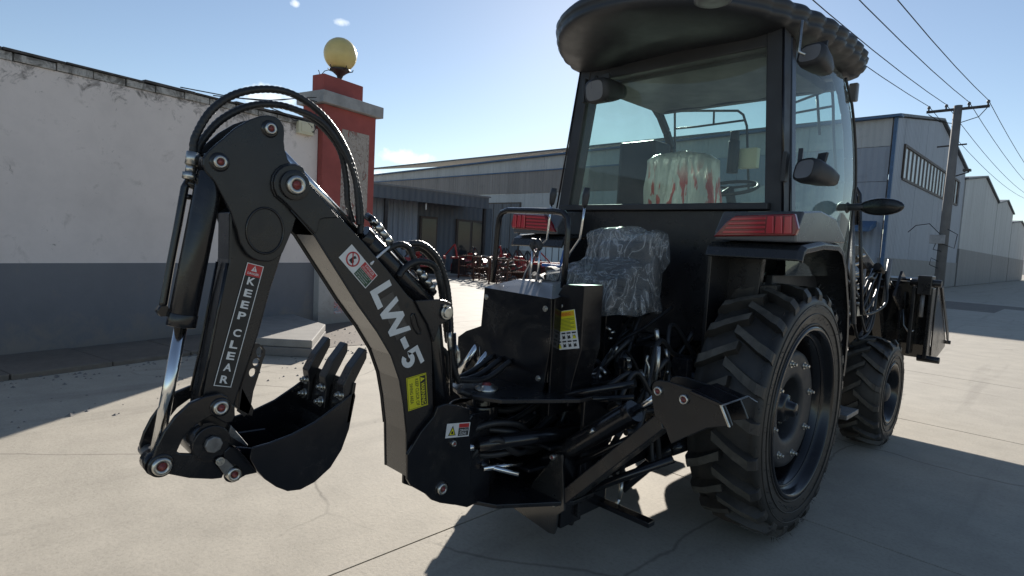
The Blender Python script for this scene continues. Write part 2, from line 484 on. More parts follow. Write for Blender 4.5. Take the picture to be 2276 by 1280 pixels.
M['slab_concrete'] = concrete('grey_concrete', (0.30, 0.285, 0.26), (0.22, 0.21, 0.195), sc=2)
M['dirt'] = concrete('dusty_soil', (0.20, 0.17, 0.14), (0.11, 0.095, 0.08), sc=5)

# lime-washed wall: stains at the top, small holes
def wall_paint(name, base, spots=True):
    m, n, b = new_mat(name)
    pos = coords(n)
    big = noise(n, pos, 0.8, 6, 0.6); med = noise(n, pos, 4.0, 8, 0.7, 0.4); fine = noise(n, pos, 45, 4, 0.6)
    c = ramp(n, big, [(0.3, tuple(x * 0.84 for x in base)), (0.7, base)])
    c = mixc(n, 1.0, c, ramp(n, med, [(0.24, 0.72), (0.34, 0.94), (0.6, 1.0)]), 'MULTIPLY')
    if spots:
        sx = n.nodes.new('ShaderNodeSeparateXYZ'); n.links.new(pos, sx.inputs[0])
        mr = n.nodes.new('ShaderNodeMapRange'); mr.inputs['From Min'].default_value = 2.55; mr.inputs['From Max'].default_value = 3.05
        n.links.new(sx.outputs['Z'], mr.inputs['Value'])
        sn = noise(n, pos, 6.5, 8, 0.75, 0.8)
        ad = n.nodes.new('ShaderNodeMath'); ad.operation = 'MULTIPLY_ADD'; ad.inputs[1].default_value = 0.30
        n.links.new(mr.outputs[0], ad.inputs[0]); n.links.new(sn, ad.inputs[2])
        c = mixc(n, ramp(n, ad.outputs[0], [(0.66, 0.0), (0.80, 0.85)]), c, (0.10, 0.09, 0.08))
        # chipped spots
        vo = noise(n, pos, 2.7, 3, 0.5, 0.3); v2 = noise(n, pos, 17, 5, 0.7, 1.0)
        mm = n.nodes.new('ShaderNodeMath'); mm.operation = 'MULTIPLY'; n.links.new(vo, mm.inputs[0]); n.links.new(v2, mm.inputs[1])
        c = mixc(n, ramp(n, mm.outputs[0], [(0.40, 0.0), (0.435, 0.6)]), c, (0.16, 0.14, 0.12))
    sz = n.nodes.new('ShaderNodeSeparateXYZ'); n.links.new(pos, sz.inputs[0])
    mz = n.nodes.new('ShaderNodeMapRange'); mz.inputs['From Min'].default_value = 0.45; mz.inputs['From Max'].default_value = 0.0
    n.links.new(sz.outputs['Z'], mz.inputs['Value'])
    dz = n.nodes.new('ShaderNodeMath'); dz.operation = 'MULTIPLY_ADD'; dz.inputs[1].default_value = 0.35; n.links.new(mz.outputs[0], dz.inputs[0]); n.links.new(med, dz.inputs[2])
    c = mixc(n, ramp(n, dz.outputs[0], [(0.58, 0.0), (0.78, 0.6)]), c, (0.24, 0.21, 0.175))
    n.links.new(c, b.inputs['Base Color']); b.inputs['Roughness'].default_value = 0.85
    bump(n, b, mixc(n, 0.5, fine, med), 0.35, 0.006)
    return m
M['wall_white'] = wall_paint('whitewash', (0.78, 0.70, 0.655))
M['wall_grey'] = wall_paint('grey_dado_paint', (0.18, 0.185, 0.20), False)
M['pillar_red'] = simple('faded_red_paint', (0.30, 0.07, 0.06), 0.8, var=0.18, scale=3, bmp=0.3, bscale=40)
M['pillar_grey'] = simple('grey_cement', (0.30, 0.30, 0.30), 0.85, var=0.2, scale=6, bmp=0.4, bscale=40)
M['globe'] = simple('yellowed_globe', (0.62, 0.50, 0.20), 0.35, var=0.08, scale=5)
M['brick_paint'] = wall_paint('painted_brick', (0.50, 0.48, 0.45))
M['tile'] = simple('dark_coping_tile', (0.07, 0.065, 0.065), 0.8, var=0.5, scale=9, bmp=0.5)
# remains of pasted paper on the pillar
m, n, b = new_mat('peeling_paper'); M['paper'] = m
pos = coords(n)
mp = n.nodes.new('ShaderNodeMapping'); mp.inputs['Scale'].default_value = (1, 1, 0.55); n.links.new(pos, mp.inputs[0])
f = noise(n, mp.outputs[0], 9, 8, 0.8, 1.2)
n.links.new(ramp(n, f, [(0.36, (0.36, 0.075, 0.06)), (0.42, (0.17, 0.14, 0.12)), (0.5, (0.45, 0.40, 0.36)), (0.58, (0.28, 0.24, 0.2)), (0.66, (0.55, 0.50, 0.46))]), b.inputs['Base Color'])
b.inputs['Roughness'].default_value = 0.9
bump(n, b, f, 0.8, 0.02)
m, n, b = new_mat('torn_poster'); M['poster'] = m
pos = coords(n); f = noise(n, pos, 12, 5, 0.6, 1.0)
n.links.new(ramp(n, f, [(0.40, (0.50, 0.50, 0.52)), (0.47, (0.45, 0.10, 0.08)), (0.53, (0.50, 0.45, 0.42)), (0.60, (0.10, 0.22, 0.30))]), b.inputs['Base Color'])
b.inputs['Roughness'].default_value = 0.85
# sheet metal cladding
def cladding(name, base, var=0.12):
    m, n, b = new_mat(name)
    pos = coords(n)
    mp = n.nodes.new('ShaderNodeMapping'); mp.inputs['Scale'].default_value = (1, 1, 0.12); n.links.new(pos, mp.inputs[0])
    f = noise(n, mp.outputs[0], 0.9, 7, 0.65)
    c = ramp(n, f, [(0.3, tuple(x * (1 - var) for x in base)), (0.7, tuple(x * (1 + var) for x in base))])
    c = mixc(n, 1.0, c, ramp(n, noise(n, pos, 2.5, 6, 0.7), [(0.25, 0.82), (0.45, 1.0)]), 'MULTIPLY')
    sx = n.nodes.new('ShaderNodeSeparateXYZ'); n.links.new(pos, sx.inputs[0])
    ad = n.nodes.new('ShaderNodeMath'); ad.operation = 'ADD'; n.links.new(sx.outputs['X'], ad.inputs[0]); n.links.new(sx.outputs['Y'], ad.inputs[1])
    mu = n.nodes.new('ShaderNodeMath'); mu.operation = 'MULTIPLY'; mu.inputs[1].default_value = 2 * math.pi / 0.28; n.links.new(ad.outputs[0], mu.inputs[0])
    si = n.nodes.new('ShaderNodeMath'); si.operation = 'SINE'; n.links.new(mu.outputs[0], si.inputs[0])
    bump(n, b, si.outputs[0], 0.5, 0.02)
    # rust runs from the fixings
    mp2 = n.nodes.new('ShaderNodeMapping'); mp2.inputs['Scale'].default_value = (3.5, 3.5, 0.22); n.links.new(pos, mp2.inputs[0])
    c = mixc(n, ramp(n, noise(n, mp2.outputs[0], 1.0, 6, 0.7), [(0.60, 0.0), (0.75, 0.45)]), c, (0.16, 0.12, 0.09))
    n.links.new(c, b.inputs['Base Color']); b.inputs['Roughness'].default_value = 0.55
    return m
M['clad_blue'] = cladding('blue_grey_cladding', (0.28, 0.31, 0.36))
M['clad_white'] = cladding('pale_cladding', (0.42, 0.43, 0.43))
M['clad_brown'] = cladding('brown_skylight_sheet', (0.22, 0.20, 0.19), 0.2)
M['clad_dark'] = cladding('dark_cladding', (0.10, 0.11, 0.125))
M['trim_blue'] = simple('blue_trim', (0.05, 0.11, 0.21), 0.5, var=0.2)
M['win_pane'] = simple('frosted_pane', (0.55, 0.60, 0.62), 0.25)
M['dark_glass'] = simple('dark_window_glass', (0.03, 0.035, 0.04), 0.08)
M['frame_dark'] = simple('brown_window_frame', (0.08, 0.06, 0.05), 0.6)
M['dado'] = cladding('grey_block_wall', (0.20, 0.20, 0.20))
M['pole'] = simple('concrete_pole', (0.14, 0.135, 0.13), 0.85, var=0.2, scale=3, bmp=0.3)
M['wire'] = simple('cable', (0.02, 0.02, 0.022), 0.6)
M['hill'] = simple('distant_hill', (0.14, 0.16, 0.16), 0.95, var=0.2, scale=0.05)

# ================================================================== SETTING
mb = MB(); mb.add([(-900, -300, -0.035), (600, -300, -0.035), (600, 1200, -0.035), (-900, 1200, -0.035)], [(0, 1, 2, 3)])
ground = struct(obj('ground', mb, M['concrete']))
# poured slabs with open joints
sx_, sy_ = 5.5, 2.86
def slab_mesh(w_, d_):
    g = 0.004
    mb = MB(); mb.box((g, g, -0.03), (w_ - g, d_ - g, 0)); return mb
proto = obj('paving_slab', slab_mesh(sx_, sy_), M['concrete'], ground, local=True)
proto_big = obj('paving_slab', slab_mesh(sx_, sy_ * 3), M['concrete'], ground, local=True)
used = set()
for i in range(-3, 3):
    for j in range(-2, 9):
        big = i < 0
        if big and j % 3 != 1: continue
        src = proto_big if big else proto
        o = src if src.name not in used else src.copy()
        if src.name in used: COL.objects.link(o); o.parent = ground
        used.add(src.name)
        o.location = (-0.285 + sx_ * i, 0.22 + sy_ * j - sy_ + (-2 * sy_ if big else 0), random.uniform(-0.0015, 0.0015))
mb = MB(); mb.add([(-16.7, -8.3, -0.028), (16.2, -8.3, -0.028), (16.2, 25.8, -0.028), (-16.7, 25.8, -0.028)], [(0, 1, 2, 3)])
obj('joint_bed', mb, M['dirt'], ground, local=True)

# ---- boundary wall on the west side
WT = V((0.2331984, -0.97242918, 0)); WN = V((0.97242918, 0.2331984, 0)); WB = V((-6.487, 0.942, 0))
def wp(s, z, off=0.0): return WB + WT * s + WN * off + V((0, 0, z))
WF = Frame(WB, WT * -1, (0, 0, 1))        # u runs towards the gate pillar; n towards the yard
if WF.n.dot(WN) < 0: print('frame normal flipped')
wall = thing('boundary_wall', 'long whitewashed yard wall with grey painted base and chipped brick coping', 'wall', tuple(wp(4, 0)))
def wbox(mb, s0, s1, z0, z1, o0, o1, mi=0, dz=0.0):
    vs = [wp(s, z, o) for z in (z0, z1) for s, o in ((s0, o0), (s1, o0), (s1, o1), (s0, o1))]
    return mb.add(vs, [(0, 3, 2, 1), (4, 5, 6, 7), (0, 1, 5, 4), (1, 2, 6, 5), (2, 3, 7, 6), (3, 0, 4, 7)], mi=mi)
mb = MB()
vs = [wp(s, z, o) for s, zt in ((-0.05, 2.93), (9.0, 2.80)) for z in (0, zt) for o in (-0.24, 0)]
mb.add(vs, [(0, 1, 3, 2), (4, 6, 7, 5), (0, 4, 5, 1), (2, 3, 7, 6), (1, 5, 7, 3), (0, 2, 6, 4)])
obj('wall_body', mb, M['wall_white'], wall)
mb = MB(); wbox(mb, -0.05, 9.0, 0.0, 0.945, -0.01, 0.006)
obj('painted_base', mb, M['wall_grey'], wall)
s = 0.0; k = 0
rr = random.Random(3)
while s < 8.9:
    L = rr.uniform(0.30, 0.36) if s < 4 else 0.34
    zt = 2.93 - 0.0144 * (s + L / 2)
    mb = MB(); dd = rr.uniform(-0.008, 0.012); sag = rr.uniform(-0.01, 0.006)
    wbox(mb, s + 0.006, s + L - 0.006, zt + 0.004, zt + 0.078 + sag, -0.25, 0.012 + dd)
    obj('coping_brick', mb, M['brick_paint'], wall, bevel=0.006)
    s += L; k += 1
s = 0.0
while s < 8.9:
    L = rr.uniform(0.5, 0.75); zt = 2.93 - 0.0144 * (s + L / 2)
    mb = MB(); wbox(mb, s + 0.004, s + L - 0.004, zt + 0.084 + rr.uniform(0, 0.004), zt + 0.108 + rr.uniform(-0.004, 0.008), -0.28, 0.035 + rr.uniform(-0.015, 0.01))
    obj('coping_tile', mb, M['tile'], wall, bevel=0.004)
    s += L

# junction box and cables on the wall
jb = [(0.397,2.872),(0.018,2.764),(0.207,2.954)]
t = thing('junction_box', 'small yellowed junction box fixed high on the whitewashed wall beside the red pillar', 'junction box', tuple(wp(0.35, 2.85, 0)))
mb = MB(); wbox(mb, 0.08, 0.34, 2.80, 2.98, 0.002, 0.07); obj('box_body', mb, M['cream'], t, bevel=0.008)
mb = MB(); wbox(mb, 0.12, 0.30, 2.83, 2.95, 0.071, 0.078); obj('box_lid', mb, M['cream'], t, bevel=0.003)
for nm, pts, r in (('wall_cable', [(610,246),(640,255),(668,268),(690,262),(706,275),(700,288),(684,300),(668,312)], .006),
                   ('wall_cable', [(560,238),(600,232),(640,222),(680,214),(697,210)], .005),
                   ('wall_cable', [(690,270),(704,268),(712,285),(706,310),(690,300)], .005)):
    pass
cables = [[(0.80, 3.05), (0.6, 3.02), (0.40, 2.96), (0.22, 3.0), (0.12, 2.92), (0.16, 2.85), (0.25, 2.82)],
          [(2.0, 3.02), (1.3, 3.06), (0.8, 3.15), (0.35, 3.28), (0.06, 3.36)],
          [(1.6, 3.02), (1.0, 3.10), (0.6, 3.2), (0.3, 3.30), (0.05, 3.30)],
          [(0.10, 3.30), (0.02, 3.18), (0.10, 3.02), (0.03, 2.92), (0.10, 2.85), (0.2, 2.9)]]
labs = ['loose black cable looping round the yellowed box on the wall', 'thin black cable running from the wall top up to the red pillar, upper of two',
        'thin black cable running from the wall top up to the red pillar, lower of two', 'tangled cable hanging beside the red pillar above the box']
for pts, lb in zip(cables, labs):
    mb = MB(); mb.tube([wp(a, b_, 0.06 + 0.02 * math.sin(i * 2)) for i, (a, b_) in enumerate(pts)], 0.007, n=6)
    tag(obj('cable', mb, M['wire']), lb, 'cable', 'cables round the gate pillar')

# ---- gate pillar with globe lamp
pil = thing('gate_pillar', 'red painted gate pillar with grey cement cap and peeling paper strip', 'gate pillar', tuple(wp(-0.55, 0, 0)))
mb = MB(); wbox(mb, -1.12, -0.06, 0.90, 3.30, -0.36, 0.10); obj('shaft', mb, M['pillar_red'], pil, bevel=0.008)
mb = MB(); wbox(mb, -1.14, -0.04, 0.0, 0.898, -0.38, 0.12); obj('base_block', mb, M['brick_paint'], pil, bevel=0.008)
mb = MB(); wbox(mb, -1.20, 0.02, 3.302, 3.48, -0.42, 0.19); obj('cap_slab', mb, M['pillar_grey'], pil, bevel=0.01)
mb = MB(); wbox(mb, -0.90, -0.12, 3.482, 3.76, -0.24, 0.02); obj('top_block', mb, M['pillar_red'], pil, bevel=0.01)
mb = MB(); wbox(mb, -0.98, -0.42, 1.7, 3.0, 0.095, 0.104); obj('paper_strip', mb, M['paper'], pil)
mb = MB(); wbox(mb, -0.86, -0.34, 0.16, 0.62, 0.115, 0.124); obj('torn_poster', mb, M['poster'], pil)
lx = wp(-0.53, 3.762, -0.11)
lamp = thing('globe_lamp', 'yellowed globe lamp standing on top of the red gate pillar', 'lamp', tuple(lx))
mb = MB(); mb.ball((0, 0, 0.40), 0.25, n=32); obj('globe', mb, M['globe'], lamp, local=True)
mb = MB(); mb.lathe([(0.0, 0.001), (0.0, 0.05), (0.03, 0.035), (0.08, 0.05), (0.13, 0.11), (0.155, 0.15), (0.175, 0.155), (0.18, 0.10)], (0, 0, 0), axis=2, n=16)
for a in range(5):
    an = a * 1.25; mb.tube([(0.13 * math.cos(an), 0.13 * math.sin(an), 0.15), (0.19 * math.cos(an), 0.19 * math.sin(an), 0.17), (0.20 * math.cos(an), 0.20 * math.sin(an), 0.20)], 0.008, n=6)
obj('lamp_holder', mb, M['dark_steel'], lamp, local=True)
mb = MB(); mb.tube([(0.0, 0.1, 0.15), (0.02, 0.25, 0.12), (0.05, 0.33, 0.03), (0.02, 0.30, 0.0)], 0.006, n=6)
mb = MB(); mb.tube([(-0.05, -0.12, 0.16), (-0.02, -0.24, 0.10), (0.02, -0.33, -0.0), (0.02, -0.36, 0.08)], 0.006, n=6)
obj('lamp_wire', mb, M['wire'], lamp, local=True)

# ---- kerb strip along the wall, rubble, low platform
kb = thing('kerb_strip', 'low crumbling concrete strip along the foot of the wall', 'kerb', tuple(wp(4, 0, 0.4)))
s = 1.0
while s < 9:
    L = rr.uniform(0.6, 1.1); mb = MB()
    wbox(mb, s + 0.004, s + L - 0.004, -0.02, 0.05 + rr.uniform(-0.015, 0.012), 0.02, 0.98 + rr.uniform(-0.03, 0.03))
    obj('kerb_stone', mb, M['dirt'], kb, bevel=0.012); s += L
mb = MB()
for k in range(900):
    s = rr.uniform(-1.4, 8.5); o = abs(rr.gauss(1.0, 0.22)) if rr.random() < .65 else rr.uniform(.9, 2.6)
    if s < 0.8: o = rr.uniform(0.2, 1.6) * (1 if rr.random() < .6 else 1.3)
    p = wp(s, 0.0, o); r = rr.uniform(0.006, 0.022) * (1.6 if rr.random() < .06 else 1)
    q = [V((rr.uniform(-1, 1), rr.uniform(-1, 1), rr.uniform(-.3, .9))) * r for _ in range(6)]
    vs = [p + V((r, 0, 0)), p + V((0, r * rr.uniform(.6, 1), 0)), p + V((-r, 0, 0)), p + V((0, -r, 0)), p + V((0, 0, r * rr.uniform(.5, 1)))]
    mb.add(vs, [(0, 1, 4), (1, 2, 4), (2, 3, 4), (3, 0, 4)])
struct(obj('rubble', mb, M['old_concrete'], fix=False), 'stuff')
mb = MB(); pts = [wp(1.0, 0, 0.1), wp(-1.5, 0, 0.2), wp(-1.7, 0, 1.2), wp(-0.4, 0, 2.0), wp(0.9, 0, 1.7)]
pts = []
for k in range(40):
    a = 2 * math.pi * k / 40; s = 0.05 + 1.9 * math.cos(a); o = 0.85 + 0.95 * math.sin(a) * (1 + 0.12 * math.sin(5 * a))
    pts.append(wp(s, 0.004, o * 1.0 + 0.06 * math.sin(9 * a)))
mb.add(pts, [tuple(range(40))])
struct(obj('soil_patch', mb, M['dirt']), 'structure')
pl = thing('concrete_platform', 'low grey concrete slab lying in front of the wall beside the gate pillar', 'concrete slab', tuple(wp(0.6, 0, 0.6)))
p4 = [(-4.958,-0.790,0.000), (-4.268,-0.097,0.000), (-5.324,0.600,0.000), (-6.620,0.653,-0.000), (-6.745,0.175,0.000)]
p4 = [V(p) for p in p4]
cen = sum(p4, V()) / 5
mb = MB(); n5 = len(p4)
vs = [p + V((0, 0, 0.0)) for p in p4] + [p + V((0, 0, 0.10)) for p in p4]
mb.add(vs, [tuple(range(4, -1, -1)), tuple(range(5, 10))] + [(i, (i + 1) % 5, 5 + (i + 1) % 5, 5 + i) for i in range(5)])
obj('lower_slab', mb, M['old_concrete'], pl, bevel=0.01)
mb = MB(); vs = [cen + (p - cen) * 0.985 + V((0, 0, 0.104)) for p in p4] + [cen + (p - cen) * 0.985 + V((0, 0, 0.19)) for p in p4]
mb.add(vs, [tuple(range(4, -1, -1)), tuple(range(5, 10))] + [(i, (i + 1) % 5, 5 + (i + 1) % 5, 5 + i) for i in range(5)])
obj('upper_slab', mb, M['slab_concrete'], pl, bevel=0.01)

# ================================================================== WAREHOUSES (right)
def gable_house(name, label, y0, y1, z0, zr, x_face, x_back, dado_top=1.6, group='warehouses along the lane', win=True, side_mat=None):
    h = thing(name, label, 'warehouse', (x_face, y0, 0), group)
    ym = (y0 + y1) / 2
    # gable panels: vertical cladding sheets
    npan = max(4, int((y1 - y0) / 1.6)); rp = random.Random(int(y0))
    def ztop(y): return z0 + (zr - z0) * (1 - abs(y - ym) / ((y1 - y0) / 2))
    for k in range(npan):
        a = y0 + (y1 - y0) * k / npan; b_ = y0 + (y1 - y0) * (k + 1) / npan
        segs = []
        if win and b_ > 29.3 and a < 44.3:
            segs = [(dado_top, 5.36), (6.95, None)]
        else:
            segs = [(dado_top, None)]
        for lo, hi in segs:
            mb = MB()
            pts = [(a + .008, lo), (b_ - .008, lo), (b_ - .008, hi if hi else ztop(b_)), (a + .008, hi if hi else ztop(a))]
            if not hi and a < ym < b_: pts.insert(3, (ym, ztop(ym)))
            mb.prism(pts, x_face - 0.12, x_face + rp.uniform(0.0, 0.008), 0)
            obj('cladding_panel', mb, M['clad_blue'] if win else M['clad_white'], h)
    mb = MB(); mb.box((x_face - 0.25, y0, 0), (x_face + 0.05, y1, dado_top - 0.004)); obj('base_wall', mb, M['dado'], h)
    mb = MB()
    for (ya, za, yb, zb) in ((y0 - 0.2, z0 - 0.05, ym, zr), (ym, zr, y1 + 0.2, z0 - 0.05)):
        vs = [(x_back, ya, za + .06), (x_face + 0.15, ya, za + .06), (x_face + 0.15, yb, zb + .06), (x_back, yb, zb + .06)]
        vs += [(x, y, z + 0.12) for x, y, z in vs]
        mb.add(vs, [(0, 3, 2, 1), (4, 5, 6, 7), (0, 1, 5, 4), (1, 2, 6, 5), (2, 3, 7, 6), (3, 0, 4, 7)])
    obj('roof', mb, M['clad_dark'], h)
    return h
wh = gable_house('warehouse', 'large blue-grey metal warehouse with barred strip window in its gable and blue corner trim', 27.4, 46.7, 7.85, 9.40, -5.0, -50)
mb = MB(); mb.box((-5.09, 27.30, 0), (-4.96, 27.44, 7.9)); obj('corner_trim', mb, M['trim_blue'], wh)
# strip window: backing, frame, bars, panes
mb = MB(); mb.box((-5.10, 29.2, 5.30), (-4.95, 44.4, 5.42)); mb.box((-5.10, 29.2, 6.85), (-4.95, 44.4, 6.97)); mb.box((-5.10, 29.2, 5.42), (-4.95, 29.35, 6.85)); mb.box((-5.10, 44.25, 5.42), (-4.95, 44.4, 6.85))
wfr = obj('window_frame', mb, M['frame_dark'], wh)
NB = 17
for k in range(NB):
    a = 29.35 + (44.25 - 29.35) * k / NB; b_ = 29.35 + (44.25 - 29.35) * (k + 1) / NB
    mb = MB(); mb.box((-5.09, a + .12, 5.424), (-5.02, b_ - .12, 6.848)); o = obj('pane', mb, M['win_pane'], wfr)
    mb = MB(); mb.box((-5.08, b_ - .118, 5.423), (-4.985, b_ + .118, 6.847)); o = obj('window_bar', mb, M['frame_dark'], wfr) if k < NB - 1 else None
# long side wall facing the yard
xs = -5.16
rp = random.Random(5)
def side_z(x): return 7.85 - (-(x) - 5) * 0.014
while xs > -50:
    x2 = xs - 1.75
    zt = side_z(xs)
    for (lo, hi, mt) in ((6.62, zt, 'clad_white'), (5.05, 6.60, 'clad_brown' if xs < -13.5 else 'clad_blue'), (0.9, 5.03, 'clad_white' if xs < -9 else 'clad_blue')):
        mb = MB(); mb.box((x2 + .008, 27.40 + rp.uniform(0, 0.01) - (0.03 if mt == 'clad_brown' else 0), lo), (xs - .008, 27.55, hi))
        obj('cladding_panel', mb, M[mt], wh)
    xs = x2
mb = MB(); mb.box((-51, 27.42, 0), (-5.16, 27.60, 0.896)); obj('base_wall', mb, M['dado'], wh)
mb = MB(); mb.prism([(-51, side_z(-51)), (-4.8, side_z(-4.8)), (-4.8, side_z(-4.8) + .1), (-51, side_z(-51) + .1)], 27.12, 27.6, 1); obj('gutter', mb, M['trim_blue'], wh)
for (a, b_) in ((-51, -13.6),):
    mb = MB(); mb.box((a, 27.30, 6.58), (b_, 27.37, 6.66)); obj('blue_band', mb, M['trim_blue'], wh)
# awning and doors in the side wall
mb = MB(); mb.prism([(27.38, 3.25), (27.38, 3.0), (26.3, 2.72), (26.3, 2.92)], -11.5, -5.4, 0); obj('awning', mb, M['trim_blue'], wh)
def side_door(x0, x1, z1, mat_, lab=None):
    mb = MB(); mb.box((x0, 27.31, 0), (x1, 27.39, z1)); d = obj('door', mb, M['frame_dark'], wh)
    k = 2 if x1 - x0 < 2.2 else 4
    for i in range(k):
        a = x0 + .08 + (x1 - x0 - .08) * i / k; mb = MB(); mb.box((a, 27.285, .1), (a + (x1 - x0 - .08) / k - .08, 27.30, z1 - .1)); obj('door_pane', mb, M[mat_], d)
side_door(-32.0, -28.2, 4.4, 'clad_dark')
side_door(-29.6 + 3.5, -23.6, 3.6, 'win_pane')
side_door(-21.5, -18.5, 3.6, 'dark_glass')
side_door(-9.9, -7.0, 2.65, 'clad_white')
gable_house('warehouse', 'pale metal warehouse, second gable along the lane behind the utility pole', 46.9, 65.0, 7.3, 8.45, -4.95, -50, dado_top=2.6, win=False)
gable_house('warehouse', 'pale metal warehouse, third and smaller-looking gable down the lane', 65.2, 79.0, 7.2, 8.0, -4.95, -40, dado_top=2.6, win=False)
gable_house('warehouse', 'farthest pale shed at the end of the lane, lowest of the gables', 79.4, 98.0, 6.3, 7.0, -4.95, -30, dado_top=2.6, win=False)
mb = MB(); random.seed(4); n_ = 40
pts = []
for k in range(n_ + 1):
    y = 240.0; x = -120 + 300 * k / n_
    pts.append((x, y, 14 + 4 * math.sin(k * .7) + 3 * math.sin(k * .31 + 1) + random.uniform(-1, 1)))
vs = [(p[0], p[1] - 40, -0.1) for p in pts] + pts + [(p[0], p[1] + 60, -0.1) for p in pts]
fs = [(i, i + 1, n_ + 2 + i, n_ + 1 + i) for i in range(n_)] + [(n_ + 1 + i, n_ + 2 + i, 2 * n_ + 3 + i, 2 * n_ + 2 + i) for i in range(n_)]
mb.add(vs, fs, smooth=True); struct(obj('hill', mb, M['hill']))

# ---- annex on the far left of the yard
an = thing('annex_building', 'low dark annex with deep canopy, corrugated wall and glazed doors beyond the gate', 'building', (-17.5, 9, 0))
mb = MB(); mb.prism([(-17.1, 3.32), (-17.1, 2.82), (-17.3, 2.82), (-17.6, 3.0), (-26, 3.0), (-26, 3.6)], -2, 14.1, 1); obj('canopy', mb, M['clad_dark'], an)
mb = MB(); mb.box((-17.06, -2, 3.30), (-17.02, 14.15, 3.36)); obj('canopy_trim', mb, M['dado'], an)
mb = MB(); mb.box((-26, -2, 0), (-18.7, 15.8, 2.98)); obj('annex_wall', mb, M['clad_dark'], an)
mb = MB(); y = -2.0
while y < 11.3:
    mb.prism([(-18.69, y), (-18.69, y + .25), (-18.63, y + .19), (-18.63, y + .06)], 0.0, 2.97, 2); y += 0.25
obj('corrugated_sheet', mb, M['clad_blue'], an)
for (a, b_) in ((11.6, 12.5), (13.6, 15.3)):
    mb = MB(); mb.box((-18.69, a, 0.0), (-18.6, b_, 2.35)); d = obj('door', mb, M['frame_dark'], an)
    k = 1 if b_ - a < 1 else 2
    for i in range(k):
        q = (b_ - a) / k; mb = MB(); mb.box((-18.595, a + q * i + .07, .1), (-18.585, a + q * (i + 1) - .07, 2.25)); obj('door_pane', mb, M['dark_glass'], d)
for i in range(14):
    pass
mb = MB(); mb.cyl((-17.3, 10.9, 2.8), (-17.3, 10.9, 2.55), 0.03, n=8); obj('tube_light', mb, M['white'], an)
for yy in (4.0, 9.0, 14.0):
    mb = MB(); mb.box((-17.3, yy - .06, 0), (-17.18, yy + .06, 2.82)); obj('canopy_post', mb, M['dark_steel'], an)

# ---- utility poles and overhead wires
def pole(loc, hgt, r0, r1, label, near=False):
    p = thing('utility_pole', label, 'utility pole', loc, 'utility poles along the lane')
    mb = MB(); mb.cyl((0, 0, 0), (0, 0, hgt), r0, n=16, r1=r1); obj('pole_shaft', mb, M['pole'], p, local=True)
    mb = MB(); mb.beam((-0.75, 0, hgt - 0.1), (0.72, 0.0, hgt - 0.1), 0.07, 0.07)
    obj('crossarm', mb, M['dark_steel'], p, local=True)
    for x in (-.70, -.28, .25, .68):
        mb = MB(); mb.lathe([(0, .001), (0, .022), (.05, .022), (.06, .04), (.10, .045), (.13, .03), (.15, .001)], (x, 0, hgt - 0.065), axis=2, n=10)
        obj('insulator', mb, M['clad_dark'], p, local=True)
    if near:
        mb = MB(); mb.beam((-0.4, 0, hgt - 1.15), (0.3, 0, hgt - 1.12), 0.04, 0.04); obj('lower_crossarm', mb, M['dark_steel'], p, local=True)
        mb = MB(); mb.box((-0.30, -0.28, 2.02), (0.06, -0.13, 2.28)); obj('meter_box', mb, M['pillar_grey'], p, bevel=.01, local=True)
        mb = MB()
        for q in ([(-.05, -.2, 2.28), (-.35, -.2, 2.6), (-.7, -.1, 2.55), (-.9, 0, 2.35)], [(.0, -.2, 2.02), (.3, -.2, 1.9), (.34, -.2, 2.3), (.1, -.2, 2.45)], [(-.15, -.2, 2.02), (-.2, -.2, 1.85), (0, -.17, 1.8)],
                  [(-.05, -.15, 1.5), (-.22, -.2, 1.6), (-.25, -.2, 1.4), (-.05, -.15, 1.3)], [(-.7, 0, 5.85), (-.4, 0, 5.6), (0, 0, 5.5), (.5, 0, 5.65), (.68, 0, 5.9)]):
            mb.tube(q, 0.012, n=6)
        obj('pole_cable', mb, M['wire'], p, local=True)
        mb = MB(); mb.beam((0.1, .05, 4.0), (0.42, 0, 4.1), .03, .03); mb.box((0.28, -.10, 4.12), (0.46, .10, 4.18)); obj('lamp_bracket', mb, M['dark_steel'], p, local=True)
    return p
PX, PY = -1.42, 18.0
pole((PX, PY, 0), 6.02, 0.135, 0.105, 'tall dark utility pole in front of the barred warehouse gable, with meter box', True)
pole((PX + 0.5, 58, 0), 6.6, 0.22, 0.16, 'second utility pole, further down the lane')
pole((PX + 1.7, 36.0, 0), 3.2, 0.24, 0.24, 'short thick post beside the lane, before the pale warehouses') if False else None
pole((PX, -24, 0), 6.6, 0.20, 0.14, 'utility pole behind the camera carrying the wires') if False else None
k = 0
nm = ['outermost toward the warehouses', 'second from the warehouses', 'third from the warehouses', 'outermost toward the lane']
for x in (-.70, -.28, .25, .68):
    for (ya, yb, za, zb, sag, wh_) in ((PY, PY - 42, 6.08, 6.3, 0.9, 'near'), (PY, 58, 6.08, 6.65, 0.7, 'far')):
        pts = []
        for i in range(17):
            f = i / 16; pts.append((PX + x + (0.5 * f if yb > ya else 0), ya + (yb - ya) * f, za + (zb - za) * f - sag * 4 * f * (1 - f)))
        mb = MB(); mb.tube(pts, 0.009, n=5)
        tag(obj('overhead_wire', mb, M['wire'], fix=False), 'overhead wire on the %s side of the tall pole, %s' % ('near, skyward' if wh_ == 'near' else 'lane-end', nm[k]), 'wire', 'overhead wires')
    k += 1

